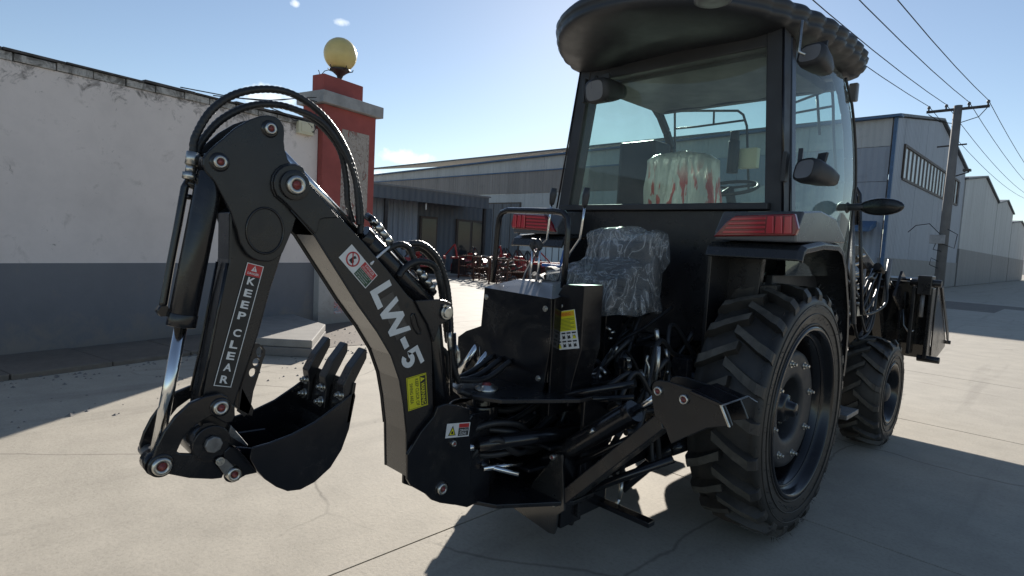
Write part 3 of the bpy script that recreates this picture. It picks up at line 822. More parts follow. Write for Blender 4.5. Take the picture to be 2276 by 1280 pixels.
# ================================================================== BACKHOE
BH = thing('backhoe_attachment', 'black backhoe mounted on the rear of the tractor, boom folded up and bold white lettering', 'backhoe', (0, -1.6, 0))
def yz(pts): return pts
def pin(parent, x, y, z, r, red=True, depth=0.012, name='pivot_pin'):
    mb = MB()
    mb.lathe([(-0.03, r * 1.0), (depth * .6, r), (depth, r * .88), (depth, r * .52), (depth * .5, r * .48), (depth * .5, 0.0005)], (x, y, z), axis=0, n=28)
    p = obj(name, mb, M['steel'], parent)
    mb = MB()
    mb.lathe([(depth * .4, r * .46), (depth * .9, r * .42), (depth * .95, r * .26), (depth * 1.5, r * .18), (depth * 1.6, .0005)], (x, y, z), axis=0, n=20)
    obj('grease_cap', mb, M['pinred'] if red else M['steel'], p)
    return p
def bolt(parent, a, n_, r=0.009, h=0.007, name='bolt', mat='steel'):
    a = V(a); n_ = V(n_).normalized(); mb = MB()
    mb.cyl(a - n_ * .004, a + n_ * h * .35, r * 1.5, n=16); mb.cyl(a + n_ * h * .35, a + n_ * h * 1.3, r, n=6)
    return obj(name, mb, M[mat], parent)

WB_ = 0.078
# boom: side outline (y,z)
boom_up = [(-2.286,1.582),(-2.240,1.548),(-2.187,1.498),(-2.127,1.446),(-2.034,1.362),(-1.952,1.284),(-1.894,1.224),(-1.860,1.189),(-1.805,1.148),(-1.766,1.101),(-1.751,1.047),(-1.740,0.970),(-1.729,0.818),(-1.718,0.657)]
boom_dn = [(-1.833,0.507),(-1.843,0.681),(-1.860,0.790),(-1.881,0.882),(-1.919,0.974),(-1.979,1.064),(-2.059,1.164),(-2.112,1.239),(-2.160,1.306),(-2.215,1.384),(-2.293,1.460),(-2.330,1.492)]
tip = [([(-2.289,1.534)])[0]]
ty, tz = tip[0]
tipr = 0.066
arc = []
for k in range(9):
    a = R(215 - 150 * k / 8); arc.append((ty + tipr * math.cos(a), tz + tipr * math.sin(a)))
outline = arc + boom_up + [(-1.78, 0.50)] + boom_dn[:-1]
mb = MB(); mb.prism(outline, -WB_, -WB_ + 0.012); mb.prism(outline, WB_ - 0.012, WB_)
obj('boom_side_plate', MB().prism(outline, WB_ - 0.010, WB_), M['black_satin'], BH, bevel=0.003)
obj('boom_side_plate', MB().prism(outline, -WB_, -WB_ + 0.010), M['black_satin'], BH, bevel=0.003)
# underside and top flanges between the side plates
def flange(pts, th, inset=0.0):
    mb = MB()
    for (a, b_) in zip(pts, pts[1:]):
        pass
    n_ = len(pts); off = []
    for i in range(n_):
        a = V(pts[max(0, i - 1)]); b_ = V(pts[min(n_ - 1, i + 1)]); d = (b_ - a).normalized(); off.append(V((d.y, -d.x)))
    vs = []
    for i in range(n_):
        for x in (-WB_ + .0105, WB_ - .0105):
            p = V(pts[i]) + off[i] * inset; q = p + off[i] * th
            vs.append((x, p.x, p.y)); vs.append((x, q.x, q.y))
    fs = []
    for i in range(n_ - 1):
        k = i * 4; l = k + 4
        fs += [(k, k + 2, l + 2, l), (k + 1, l + 1, l + 3, k + 3), (k, l, l + 1, k + 1), (k + 2, k + 3, l + 3, l + 2)]
    fs += [(0, 1, 3, 2), (4 * n_ - 4, 4 * n_ - 2, 4 * n_ - 1, 4 * n_ - 3)]
    for f in fs: mb.f.append(f); mb.sm.append(False); mb.mi.append(0)
    mb.v += vs
    return mb
obj('boom_underside', flange(boom_dn[:-2], 0.010, 0.004), M['black_coat'], BH)
obj('boom_top_flange', flange(boom_up[1:], 0.010, 0.004), M['black_satin'], BH)
mb = MB(); mb.tube([(WB_ - .001, a - .0005, b_) for a, b_ in boom_dn[1:-1]], .003, n=6); mb.tube([(-WB_ + .001, a, b_) for a, b_ in boom_dn[1:-1]], .003, n=6)
objs('weld_bead', mb, M['black_satin'], BH)
# reinforcement plate round the boom tip
rp_ = [(ty + (tipr - .004) * math.cos(R(215 - 150 * k / 8)), tz + (tipr - .004) * math.sin(R(215 - 150 * k / 8))) for k in range(9)]
rp_ += [(-2.242,1.543),(-2.189,1.492),(-2.140,1.446),(-2.188,1.442),(-2.203,1.437),(-2.208,1.424),(-2.209,1.408),(-2.218,1.390),(-2.278,1.445),(-2.312,1.478)]
for sgn in (1, -1):
    a, b_ = (WB_ + .0005, WB_ + .009) if sgn > 0 else (-WB_ - .009, -WB_ - .0005)
    obj('tip_plate', MB().prism(rp_, a, b_), M['black_satin'], BH, bevel=0.003)
mb = MB(); mb.lathe([(WB_ + .009, .045), (WB_ + .018, .045), (WB_ + .018, .03)], (0, ty, tz), axis=0, n=32); obj('tip_boss', mb, M['black_satin'], BH, bevel=.001)
pin(BH, WB_ + .018, ty, tz, 0.029)
mb = MB(); mb.cyl((-.1, ty, tz), (.1, ty, tz), .028); obj('boom_pin_shaft', mb, M['cast'], BH)

# dipper head plates
WD = 0.058
head = [(-2.367,1.729),(-2.344,1.729),(-2.328,1.721),(-2.317,1.704),(-2.315,1.686),(-2.316,1.662),(-2.313,1.639),(-2.304,1.613),(-2.285,1.562),(-2.266,1.498),(-2.265,1.457),(-2.279,1.419),(-2.284,1.400),(-2.299,1.363),(-2.312,1.331),(-2.324,1.316),(-2.340,1.306),(-2.353,1.302),(-2.368,1.302),(-2.385,1.304),(-2.401,1.311),(-2.414,1.320),(-2.423,1.331),(-2.437,1.355),(-2.446,1.391),(-2.464,1.440),(-2.486,1.482),(-2.506,1.519),(-2.531,1.547),(-2.538,1.563),(-2.537,1.580),(-2.530,1.593),(-2.520,1.607),(-2.505,1.624),(-2.491,1.638),(-2.458,1.674),(-2.416,1.707),(-2.390,1.721)]
for a, b_ in ((WD, WD + .012), (-WD - .012, -WD)):
    obj('dipper_head_plate', MB().prism(head, a, b_), M['black_satin'], BH, bevel=0.003)
hc = ([(-2.367,1.393)])[0]
mb = MB()
ring = [(WD + .0135, hc[0] + .054 * math.cos(t_), hc[1] + .067 * math.sin(t_)) for t_ in [2 * math.pi * k / 40 for k in range(40)]]
mb.tube(ring, 0.0035, n=6, closed=True); obj('weld_ring', mb, M['black'], BH)
mb = MB(); mb.prism([(-2.330,1.684),(-2.383,1.675),(-2.458,1.586),(-2.438,1.484),(-2.385,1.354),(-2.324,1.356),(-2.297,1.441),(-2.328,1.576)], -.05, .05)
obj('head_spacer', mb, M['black'], BH, bevel=.004)
for (yy, zz), r_ in zip([(-2.359,1.690),(-2.496,1.576)], (0.0175, 0.0185)):
    mb = MB(); mb.lathe([(WD + .012, r_ * 1.45), (WD + .016, r_ * 1.35), (WD + .016, r_)], (0, yy, zz), axis=0, n=32); obj('pin_boss', mb, M['black'], BH)
    pin(BH, WD + .014, yy, zz, r_)
    mb = MB(); mb.cyl((-.08, yy, zz), (.06, yy, zz), r_ * .8); obj('pin_shaft', mb, M['cast'], BH)

# dipper stick
stick = [(-2.460,1.440),(-2.399,1.486),(-2.290,1.414),(-2.304,1.331),(-2.340,1.213),(-2.373,1.078),(-2.410,0.966),(-2.426,0.915),(-2.440,0.869),(-2.450,0.829),(-2.465,0.795),(-2.490,0.779),(-2.514,0.788),(-2.530,0.817),(-2.534,0.864),(-2.529,0.907),(-2.505,1.059),(-2.482,1.198),(-2.460,1.305)]
obj('dipper_stick', MB().prism(stick, -.050, .050), M['black_satin'], BH, bevel=0.006, seg=3)
# rear cover strip rails on the stick
mb = MB(); st = [(0.050,-2.464,1.295),(0.050,-2.487,1.159),(0.050,-2.509,1.030),(0.050,-2.532,0.916)]
mb.tube([(0.048, y, z) for x, y, z in st], .005, n=6); mb.tube([(-0.02, y - .006, z) for x, y, z in st], .004, n=6); obj('weld_seam', mb, M['black'], BH)
# thumb bracket with three holes: plate cut as a row of joined strips
tbp = [(-2.376,1.052),(-2.367,1.050),(-2.359,1.045),(-2.351,1.037),(-2.345,1.026),(-2.346,1.012),(-2.352,0.996),(-2.365,0.949),(-2.379,0.904),(-2.386,0.856),(-2.392,0.837),(-2.405,0.830),(-2.423,0.847),(-2.419,0.910),(-2.403,0.961)]
me_b = MB().prism(tbp, .022, .034)
tb = obj('thumb_bracket', me_b, M['black_satin'], BH, bevel=.002)
for (yy, zz), (ry, rz) in zip([(-2.363,1.024),(-2.372,0.993),(-2.382,0.962)], ((.010, .016), (.011, .013), (.011, .014))):
    c_ = MB(); c_.prism([(yy + ry * math.cos(2 * math.pi * k / 16), zz + rz * math.sin(2 * math.pi * k / 16)) for k in range(16)], 0.0, .06)
    cu = obj('hole', c_, M['black_satin'], None)
    bo = tb.modifiers.new('hole', 'BOOLEAN'); bo.object = cu; bo.operation = 'DIFFERENCE'; bo.solver = 'EXACT'
    bpy.context.view_layer.update()
    dg = bpy.context.evaluated_depsgraph_get()
    tb.modifiers.remove(tb.modifiers['edge']) if 'edge' in tb.modifiers else None
    bpy.context.view_layer.update(); dg = bpy.context.evaluated_depsgraph_get()
    nm_ = bpy.data.meshes.new_from_object(tb.evaluated_get(dg)); tb.modifiers.clear(); tb.data = nm_
    bpy.data.objects.remove(cu)
mb = MB(); mb.prism([(-2.414,0.929),(-2.375,0.845),(-2.380,0.822),(-2.423,0.853)], -.03, .034); obj('bracket_base', mb, M['black'], BH, bevel=.003)

# hydraulic cylinders
def cylinder(parent, A, B_, split, rb, rr_, cap=True, eye=0.03):
    A, B_ = V(A), V(B_); d = (B_ - A).normalized(); L = (B_ - A).length
    p = A + d * (L * split)
    mb = MB(); mb.cyl(A + d * .03, p, rb, n=28)
    mb.cyl(p - d * .03, p + d * .006, rb * 1.05, n=28)
    o = obj('cylinder_barrel', mb, M['black'], parent, bevel=.002)
    mb = MB(); mb.cyl(p + d * .007, B_ - d * .02, rr_, n=20); obj('cylinder_rod', mb, M['chrome'], parent)
    mb = MB()
    for q in (A, B_): mb.cyl(q - V((.03, 0, 0)), q + V((.03, 0, 0)), eye, n=20)
    objs('cylinder_eye', mb, M['black'], parent)
    return o, d, p
cA = (.030, -2.500, 1.576); cB = (.025, -2.640, .742)
cyl1, d1, p1_ = cylinder(BH, cA, cB, .545, .036, .0165)
cC = (0, -2.361, 1.689); cD = (0.0, -1.700, 1.125)
cyl2, d2, p2_ = cylinder(BH, cD, cC, .47, .042, .0155)
cyl3, d3, p3_ = cylinder(BH, (0.0, -1.700, 1.10), (0.0, -1.60, 0.50), .72, .042, .02)

# steel pipe beside the bucket cylinder, with clamps and end fittings
pp = [(0.000,-2.551,1.526),(-0.000,-2.563,1.502),(0.000,-2.579,1.397),(0.000,-2.598,1.281),(0.000,-2.613,1.181),(0.000,-2.617,1.159)]
mb = MB(); mb.tube(pp, .0105, n=10); mb.tube([pp[-1], (pp[-1][0], pp[-1][1] + .03, pp[-1][2] - .012), (0, pp[-1][1] + .06, pp[-1][2] - .005)], .012, n=8)
mb.tube([(0.000,-2.556,1.518),(0.000,-2.539,1.510),(0.000,-2.529,1.507)], .013, n=8); mb.tube([(0.000,-2.570,1.477),(-0.000,-2.538,1.476)], .008, n=8)
mb.cyl((-.012, pp[-1][1], pp[-1][2]), (.022, pp[-1][1], pp[-1][2]), .016, n=6)
obj('hydraulic_pipe', mb, M['black'], BH)
f1 = [(0.020,-2.548,1.599),(0.020,-2.553,1.564),(0.020,-2.556,1.542),(0.020,-2.558,1.524)]
mb = MB(); mb.cyl(f1[0], f1[1], .0165, n=16); mb.cyl(f1[1], f1[2], .013, n=12); mb.cyl(f1[2], f1[3], .0185, n=6)
obj('hose_fitting', mb, M['steel'], BH)
def ribbed_hose(pts, r, name='hose', parent=BH, ribs=True, mat='hose', n=10, sub=10):
    # Catmull-Rom through the points; spiral guard modelled as fine rings in the radius
    P_ = [V(p) for p in pts]; P_ = [P_[0] * 2 - P_[1]] + P_ + [P_[-1] * 2 - P_[-2]]
    out_ = []
    for i in range(1, len(P_) - 2):
        L = (P_[i + 1] - P_[i]).length
        k_ = max(3, int(L / (.005 if ribs else .02)))
        for j in range(k_):
            t = j / k_; a, b_, c_, d_ = P_[i - 1], P_[i], P_[i + 1], P_[i + 2]
            out_.append(0.5 * ((2 * b_) + (c_ - a) * t + (2 * a - 5 * b_ + 4 * c_ - d_) * t * t + (3 * b_ - a - 3 * c_ + d_) * t ** 3))
    out_.append(P_[-2])
    mb = MB()
    mb.tube(out_, (lambda i: r * (1.0 if (i % 3) else 0.90)) if ribs else r, n=n)
    return obj(name, mb, M[mat], parent, fix=False)
ribbed_hose([(0.020,-2.548,1.597),(0.020,-2.543,1.641),(0.020,-2.505,1.718),(0.020,-2.443,1.777),(0.020,-2.361,1.811),(0.020,-2.279,1.817),(0.020,-2.198,1.788),(0.020,-2.127,1.730),(0.020,-2.071,1.644),(0.020,-2.039,1.550),(0.020,-2.024,1.468),(0.020,-2.024,1.399)], .0112)
ribbed_hose([(-0.010,-2.529,1.599),(-0.010,-2.520,1.631),(-0.010,-2.469,1.703),(-0.010,-2.394,1.757),(-0.010,-2.311,1.780),(-0.010,-2.228,1.773),(-0.010,-2.155,1.739),(-0.010,-2.092,1.673),(-0.010,-2.066,1.578),(-0.010,-2.058,1.503),(-0.010,-2.037,1.436)], .0112)
ribbed_hose([(0.030,-2.289,1.772),(0.030,-2.217,1.762),(0.030,-2.156,1.731),(0.030,-2.097,1.661),(0.030,-2.060,1.592),(0.030,-2.046,1.519),(0.030,-2.037,1.429)], .009)
# fittings on the dipper cylinder
for q in ([(0.030,-1.988,1.450),(0.030,-1.969,1.433),(0.030,-1.951,1.415),(0.030,-1.928,1.391),(0.030,-1.910,1.372)], [(0.030,-1.792,1.281),(0.030,-1.770,1.263),(0.030,-1.749,1.242),(0.030,-1.726,1.218),(0.030,-1.713,1.206)]):
    mb = MB(); mb.cyl(q[0], q[1], .013, n=6); mb.cyl(q[1], q[2], .0165, n=6); mb.cyl(q[2], q[3], .0135, n=16); mb.cyl(q[3], q[4], .016, n=6)
    obj('hose_fitting', mb, M['steel'], BH)
mb = MB(); mb.tube([(0.000,-1.988,1.462),(0.030,-1.984,1.450),(0.030,-1.976,1.432)], .014, n=8); mb.tube([(0.030,-1.910,1.372),(0.030,-1.884,1.341),(0.030,-1.824,1.293),(0.030,-1.791,1.276)], .008, n=8)
mb.tube([(0.030,-1.717,1.208),(0.020,-1.705,1.189),(0.000,-1.704,1.173)], .013, n=8)
obj('hydraulic_pipe', mb, M['black'], BH)
# lower hoses arching over to the swing post
ribbed_hose([(0.030,-1.926,1.346),(0.030,-1.897,1.361),(0.030,-1.861,1.369),(0.030,-1.827,1.354),(0.030,-1.801,1.310),(0.020,-1.753,1.233),(-0.000,-1.683,1.187)], .0125)
ribbed_hose([(0.045,-1.881,1.251),(0.045,-1.859,1.280),(0.045,-1.815,1.305),(0.040,-1.755,1.306),(0.030,-1.702,1.282),(0.030,-1.677,1.221),(-0.000,-1.634,1.132),(-0.020,-1.587,0.980)], .0135)
ribbed_hose([(0.000,-1.840,1.360),(0.000,-1.787,1.374),(0.000,-1.735,1.366),(0.000,-1.674,1.319),(0.000,-1.630,1.236),(0.000,-1.611,1.167),(-0.000,-1.595,1.057),(0.000,-1.580,0.909),(-0.000,-1.537,0.810)], .0135)
ribbed_hose([(-0.030,-1.795,1.340),(-0.030,-1.733,1.354),(-0.030,-1.666,1.299),(-0.030,-1.618,1.200),(-0.030,-1.599,1.090),(-0.030,-1.543,0.937)], .012)
# white cable tie round boom and cylinder
zt = [(0.070,-1.995,1.314),(0.055,-1.953,1.340),(0.030,-1.906,1.363)]
mb = MB(); mb.tube([(.081, zt[0][1] - .02, zt[0][2] - .015)] + zt + [(-.01, zt[2][1] + .012, zt[2][2] + .004)], .0045, n=6); obj('cable_tie', mb, M['ziptie'], BH)

# cylinder bracket on the boom
br = [(-1.834,1.169),(-1.762,1.171),(-1.724,1.171),(-1.688,1.164),(-1.665,1.153),(-1.656,1.135),(-1.653,1.109),(-1.666,1.092),(-1.688,1.083),(-1.719,1.071),(-1.741,1.008),(-1.772,1.078),(-1.804,1.122)]
for a, b_ in ((.079, .089), (-.089, -.079)):
    obj('cylinder_bracket', MB().prism(br, a, b_), M['black_satin'], BH, bevel=.003)
bp = ([(-1.692,1.120)])[0]
mb = MB(); mb.cyl((-.10, bp[0], bp[1]), (.108, bp[0], bp[1]), .0205, n=24); mb.cyl((.09, bp[0], bp[1]), (.100, bp[0], bp[1]), .028, n=24); obj('bracket_pin', mb, M['steel'], BH, bevel=.002)
mb = MB(); q = [(-1.705,1.144),(-1.718,1.152)]; mb.cyl((.089, *q[0]), (.10, *q[0]), .008, n=6); obj('bolt', mb, M['steel'], BH)
# slot and holes on the boom side
for (px_, r_) in (([(-1.861,1.152)], .0095), ([(-1.790,0.997)], .0095)):
    mb = MB(); mb.cyl((.0775, *px_[0]), (.0788, *px_[0]), r_, n=16); obj('hole_recess', mb, M['ink'], BH)
sl_ = [(-1.838,1.121),(-1.843,1.112),(-1.838,1.087),(-1.825,1.061),(-1.811,1.045),(-1.797,1.044),(-1.797,1.056),(-1.810,1.078),(-1.820,1.107),(-1.828,1.121)]
mb = MB(); mb.tube([(.0795, a, b_) for a, b_ in sl_], .003, n=6, closed=True); obj('slot_edge', mb, M['black'], BH)

# lettering LW-5
lo = (0.079,-2.016,1.205); lx = (0.079,-1.855,0.906); lv = (0.079,-1.938,1.234)
LF = Frame(lo, V(lx) - V(lo), V(lv) - V(lo))
if LF.n.x < 0: print('LF flipped')
LH = 0.086; LT = (V(lx) - V(lo)).length
mb = MB(); LF.plate(mb, LT * .13, .018, LT * .62, LH * .92, 0, .0004); obj('film_patch', mb, M['film'], BH)
def glyph(kind, x0, w_, h=LH):
    mb = MB(); t = .0225
    P = lambda pts: LF.poly(mb, [(x0 + a, b_) for a, b_ in pts], .0006, .0013)
    if kind == 'L': P([(0, 0), (w_, 0), (w_, t), (t, t), (t, h), (0, h)])
    if kind == 'W':
        s_ = w_ / 4
        P([(0, h), (s_ * .7, 0), (s_ * 1.25, 0), (s_ * 2, h * .62), (s_ * 2.75, 0), (s_ * 3.3, 0), (s_ * 4, h), (s_ * 3.5, h), (s_ * 3.0, h * .36), (s_ * 2.25, h), (s_ * 1.75, h), (s_ * 1.0, h * .36), (s_ * .55, h)])
    if kind == '-': P([(0, h * .36), (w_, h * .36), (w_, h * .36 + t), (0, h * .36 + t)])
    if kind == '5':
        o_ = [(w_, h), (0.0, h), (0.0, h * .42)]
        i_ = [(w_, h - t * .8), (t * .75, h - t * .8), (t * .75, h * .56)]
        cxx, cyy, ro, ri = w_ * .42, h * .32, h * .33, h * .33 - t * .85
        oa = [(cxx + ro * 1.05 * math.cos(R(a)), cyy + ro * math.sin(R(a))) for a in range(110, -161, -20)]
        ia = [(cxx + ri * 1.05 * math.cos(R(a)), cyy + ri * math.sin(R(a))) for a in range(130, -161, -20)]
        mb2 = [(w_, h - t * .8), (w_, h), (0.003, h), (0.0, h * .40), (t * .9, h * .40)] + ia[0:] + list(reversed(oa)) + [(t * .75, h * .60), (t * .75, h - t * .8)]
        for j in range(len(oa) - 1):
            q0, q1 = oa[j], oa[j + 1]; r0_, r1_ = ia[min(j + 1, len(ia) - 1)], ia[min(j + 2, len(ia) - 1)]
            P([r0_, q0, q1, r1_] if False else [(r0_[0], r0_[1]), (q0[0], q0[1]), (q1[0], q1[1]), (r1_[0], r1_[1])])
        P([(0.002, h * .44), (t * .85, h * .44), (t * .95, h), (.004, h)])
        P([(t * .95, h - t * .8), (w_, h - t * .8), (w_, h), (t * .95, h)])
        P([(.002, h * .44), (oa[0][0], oa[0][1]), (ia[0][0] + .004, ia[0][1]), (t * .85, h * .44 - .004)])
    obj('letter', mb, M['white'], BH, fix=False)
glyph('L', 0, .072); glyph('W', .066, .142); glyph('-', .215, .044); glyph('5', .270, .076)

# ---- stickers
def quad_frame(bl, br_, tl): 
    f = Frame(bl, V(br_) - V(bl), V(tl) - V(bl)); return f, (V(br_) - V(bl)).length, (V(tl) - V(bl)).length
# KEEP CLEAR
f, W_, H_ = quad_frame((0.052,-2.499,0.942), (0.052,-2.451,0.930), (0.052,-2.410,1.298))
mb = MB(); f.plate(mb, 0, 0, W_, H_, .0003, .0008); kc = obj('keep_clear_sticker', mb, M['ink'], BH)
mb = MB(); e = .0022
for a0, b0, a1, b1 in ((0, 0, W_, e), (0, H_ - e, W_, H_), (0, e, e, H_ - e), (W_ - e, e, W_, H_ - e)): f.plate(mb, a0, b0, a1, b1, .0009, .0012)
obj('sticker_border', mb, M['white'], kc)
hh = H_ * .095
mb = MB(); f.plate(mb, e, H_ - e - hh, W_ - e, H_ - e, .0009, .0012); obj('danger_header', mb, M['red_print'], kc)
mb = MB(); cx_ = W_ / 2; f.poly(mb, [(cx_ - .009, H_ - hh * .62), (cx_ + .009, H_ - hh * .62), (cx_, H_ - hh * .14)], .0013, .0016); obj('warning_triangle', mb, M['white'], kc)
mb = MB(); f.plate(mb, cx_ - .001, H_ - hh * .48, cx_ + .001, H_ - hh * .28, .0017, .0019); f.plate(mb, cx_ - .001, H_ - hh * .57, cx_ + .001, H_ - hh * .52, .0017, .0019); obj('exclamation_mark', mb, M['red_print'], kc)
f.text('DANGER', W_ * .16, H_ - hh * .93, W_ * .68, hh * .2, M['white'], 'lettering', kc, .0016, .01)
letters = ['K', 'E', 'E', 'P', None, 'C', 'L', 'E', 'A', 'R']
fr = [.222, .320, .417, .51, None, .655, .745, .842, .93, 1.02]
top_ = H_ - hh
poss = [0.0, 0.098, .194, .285, None, .425, .520, .612, .704, .803]
lh = .062 * H_
for ch, pz in zip(letters, poss):
    if ch is None: continue
    zc = H_ * (0.885 - pz) - lh
    f.text(ch, W_ * .28, zc + .002, W_ * .46, lh, M['white'], 'lettering', kc, .0012, .03)
# hand warning sticker
f, W_, H_ = quad_frame((0.079,-2.134,1.319), (0.079,-2.033,1.216), (0.079,-2.083,1.357))
mb = MB(); f.plate(mb, 0, 0, W_, H_, .0003, .0008); st_ = obj('no_riding_sticker', mb, M['white'], BH)
mb = MB(); c0 = (W_ * .27, H_ * .52); r_ = H_ * .36
mb.tube([f.p(c0[0] + r_ * math.cos(t_ * .2617), c0[1] + r_ * math.sin(t_ * .2617), .0015) for t_ in range(24)], .0024, n=6, closed=True)
mb.tube([f.p(c0[0] - r_ * .7, c0[1] + r_ * .7, .0015), f.p(c0[0] + r_ * .7, c0[1] - r_ * .7, .0015)], .002, n=6)
obj('prohibition_ring', mb, M['red_print'], st_)
mb = MB(); f.poly(mb, [(c0[0] - .008, c0[1] - .012), (c0[0] + .006, c0[1] - .014), (c0[0] + .011, c0[1] - .004), (c0[0] + .002, c0[1] + .002), (c0[0] + .008, c0[1] + .012), (c0[0] - .002, c0[1] + .014), (c0[0] - .006, c0[1] + .004)], .0009, .0012); obj('pictogram', mb, M['ink'], st_)
mb = MB(); f.plate(mb, W_ * .53, H_ * .58, W_ * .98, H_ * .95, .0009, .0012); obj('danger_header', mb, M['red_print'], st_)
mb = MB(); f.plate(mb, W_ * .53, H_ * .05, W_ * .98, H_ * .56, .0009, .0012); obj('text_panel', mb, M['green_ink'], st_)
f.text('DANGER', W_ * .60, H_ * .77, W_ * .32, H_ * .13, M['white'], 'lettering', st_, .0016)
f.text('CRUSH HAZARD', W_ * .56, H_ * .62, W_ * .39, H_ * .10, M['white'], 'lettering', st_, .0016)
for i_, tx in enumerate(('Keep clear of', 'moving boom', 'and bucket', 'at all times')):
    f.text(tx, W_ * .56, H_ * (.44 - .11 * i_), W_ * (.38 - .04 * (i_ % 2)), H_ * .07, M['white'], 'lettering', st_, .0016)
# warning: keep clear of swing area (text reads downwards)
f, W_, H_ = quad_frame((0.079,-1.854,0.885), (0.079,-1.839,0.760), (0.079,-1.766,0.894))
mb = MB(); f.plate(mb, 0, 0, W_, H_, .0003, .0008); st_ = obj('swing_area_sticker', mb, M['yellow'], BH)
mb = MB(); e = .0015; g = .0025
for a0, b0, a1, b1 in ((g, g, W_ - g, g + e), (g, H_ - g - e, W_ - g, H_ - g), (g, g, g + e, H_ - g), (W_ - g - e, g, W_ - g, H_ - g)): f.plate(mb, a0, b0, a1, b1, .0009, .0011)
obj('sticker_border', mb, M['ink'], st_)
mb = MB(); f.plate(mb, W_ * .06, H_ * .66, W_ * .95, H_ * .94, .0010, .0013); obj('header_band', mb, M['ink'], st_)
f.text('WARNING', W_ * .26, H_ * .69, W_ * .66, H_ * .20, M['yellow'], 'lettering', st_, .0017, .02)
mb = MB(); f.poly(mb, [(W_ * .09, H_ * .69), (W_ * .23, H_ * .69), (W_ * .16, H_ * .91)], .0014, .0017); obj('warning_triangle', mb, M['yellow'], st_)
f.text('KEEP CLECR OF', W_ * .10, H_ * .42, W_ * .82, H_ * .16, M['ink'], 'lettering', st_, .0012, .01)
f.text('SWING AREA', W_ * .20, H_ * .13, W_ * .62, H_ * .16, M['ink'], 'lettering', st_, .0012, .01)
# crush zone sticker on the swing casting
CX0 = .102
f, W_, H_ = quad_frame((0.103,-1.680,0.632), (0.103,-1.561,0.617), (0.102,-1.677,0.688))
mb = MB(); f.plate(mb, 0, 0, W_, H_, .0003, .0008); st_ = obj('crush_zone_sticker', mb, M['white'], BH)
mb = MB(); f.plate(mb, W_ * .52, H_ * .08, W_ * .96, H_ * .64, .0009, .0012); obj('text_panel', mb, M['ink'], st_)
mb = MB(); f.plate(mb, W_ * .52, H_ * .66, W_ * .96, H_ * .94, .0009, .0012); obj('danger_header', mb, M['red_print'], st_)
mb = MB(); f.poly(mb, [(W_ * .10, H_ * .15), (W_ * .42, H_ * .15), (W_ * .26, H_ * .85)], .0009, .0012); obj('warning_triangle', mb, M['ink'], st_)
mb = MB(); f.poly(mb, [(W_ * .15, H_ * .21), (W_ * .37, H_ * .21), (W_ * .26, H_ * .70)], .0013, .0016); obj('warning_triangle', mb, M['yellow'], st_)
mb = MB(); f.poly(mb, [(W_ * .21, H_ * .26), (W_ * .31, H_ * .26), (W_ * .29, H_ * .45), (W_ * .23, H_ * .45)], .0017, .0019); obj('pictogram', mb, M['ink'], st_)
f.text('CRUSH', W_ * .57, H_ * .38, W_ * .34, H_ * .18, M['white'], 'lettering', st_, .0016, .01)
f.text('ZONE', W_ * .57, H_ * .14, W_ * .30, H_ * .18, M['white'], 'lettering', st_, .0016, .01)

# ---- bucket linkage
link = [(-2.454,0.886),(-2.447,0.877),(-2.446,0.847),(-2.454,0.832),(-2.472,0.832),(-2.509,0.862),(-2.530,0.853),(-2.561,0.835),(-2.584,0.808),(-2.598,0.775),(-2.589,0.768),(-2.520,0.750),(-2.481,0.734),(-2.470,0.697),(-2.480,0.670),(-2.507,0.674),(-2.566,0.692),(-2.616,0.716),(-2.641,0.726),(-2.654,0.742),(-2.656,0.767),(-2.646,0.802),(-2.628,0.840),(-2.603,0.875),(-2.567,0.907),(-2.527,0.920),(-2.488,0.923),(-2.467,0.911)]
link2 = [(-2.454,0.886),(-2.467,0.911),(-2.488,0.923),(-2.527,0.920),(-2.567,0.907),(-2.603,0.875),(-2.628,0.840),(-2.646,0.802),(-2.656,0.767),(-2.654,0.742),(-2.641,0.726),(-2.622,0.731),(-2.607,0.781),(-2.587,0.825),(-2.561,0.859),(-2.527,0.881),(-2.472,0.858)]
for a, b_ in ((.062, .076), (-.076, -.062)):
    obj('guide_link', MB().prism(link if a > 0 else link2, a, b_), M['black'], BH, bevel=.003)
for (yy, zz), r_, nm_ in zip([(-2.488,0.883),(-2.636,0.746),(-2.449,0.678)], (.0215, .025, .021), 'abc'):
    mb = MB(); mb.lathe([(.076, r_ * 1.3), (.080, r_ * 1.25), (.080, r_)], (0, yy, zz), axis=0, n=32); obj('pin_boss', mb, M['black'], BH)
    pin(BH, .079, yy, zz, r_)
    mb = MB(); mb.cyl((-.09, yy, zz), (.07, yy, zz), r_ * .8); obj('pin_shaft', mb, M['cast'], BH)
# dipper end boss and big bolt
q = ([(-2.511,0.778)])[0]
mb = MB(); mb.cyl((-.055, *q), (.078, *q), .052, n=40); obj('dipper_end_boss', mb, M['black'], BH, bevel=.004)
q2 = ([(-2.511,0.784)])[0]
mb = MB(); mb.cyl((.079, *q2), (.086, *q2), .050, n=40); obj('pivot_cover', mb, M['black'], BH, bevel=.002)
mb = MB(); mb.cyl((.0865, *q2), (.104, *q2), .024, n=8); bb = obj('pivot_bolt_head', mb, M['cast'], BH, bevel=.003)
mb = MB(); pl_ = [(-2.531,0.843),(-2.513,0.843),(-2.494,0.832),(-2.477,0.807),(-2.420,0.758),(-2.400,0.719),(-2.415,0.702),(-2.457,0.698),(-2.476,0.723),(-2.500,0.725),(-2.530,0.740),(-2.548,0.759),(-2.555,0.787),(-2.553,0.819)]
mb.prism(pl_, .077, .0785); obj('bucket_ear_guard', mb, M['black'], BH)
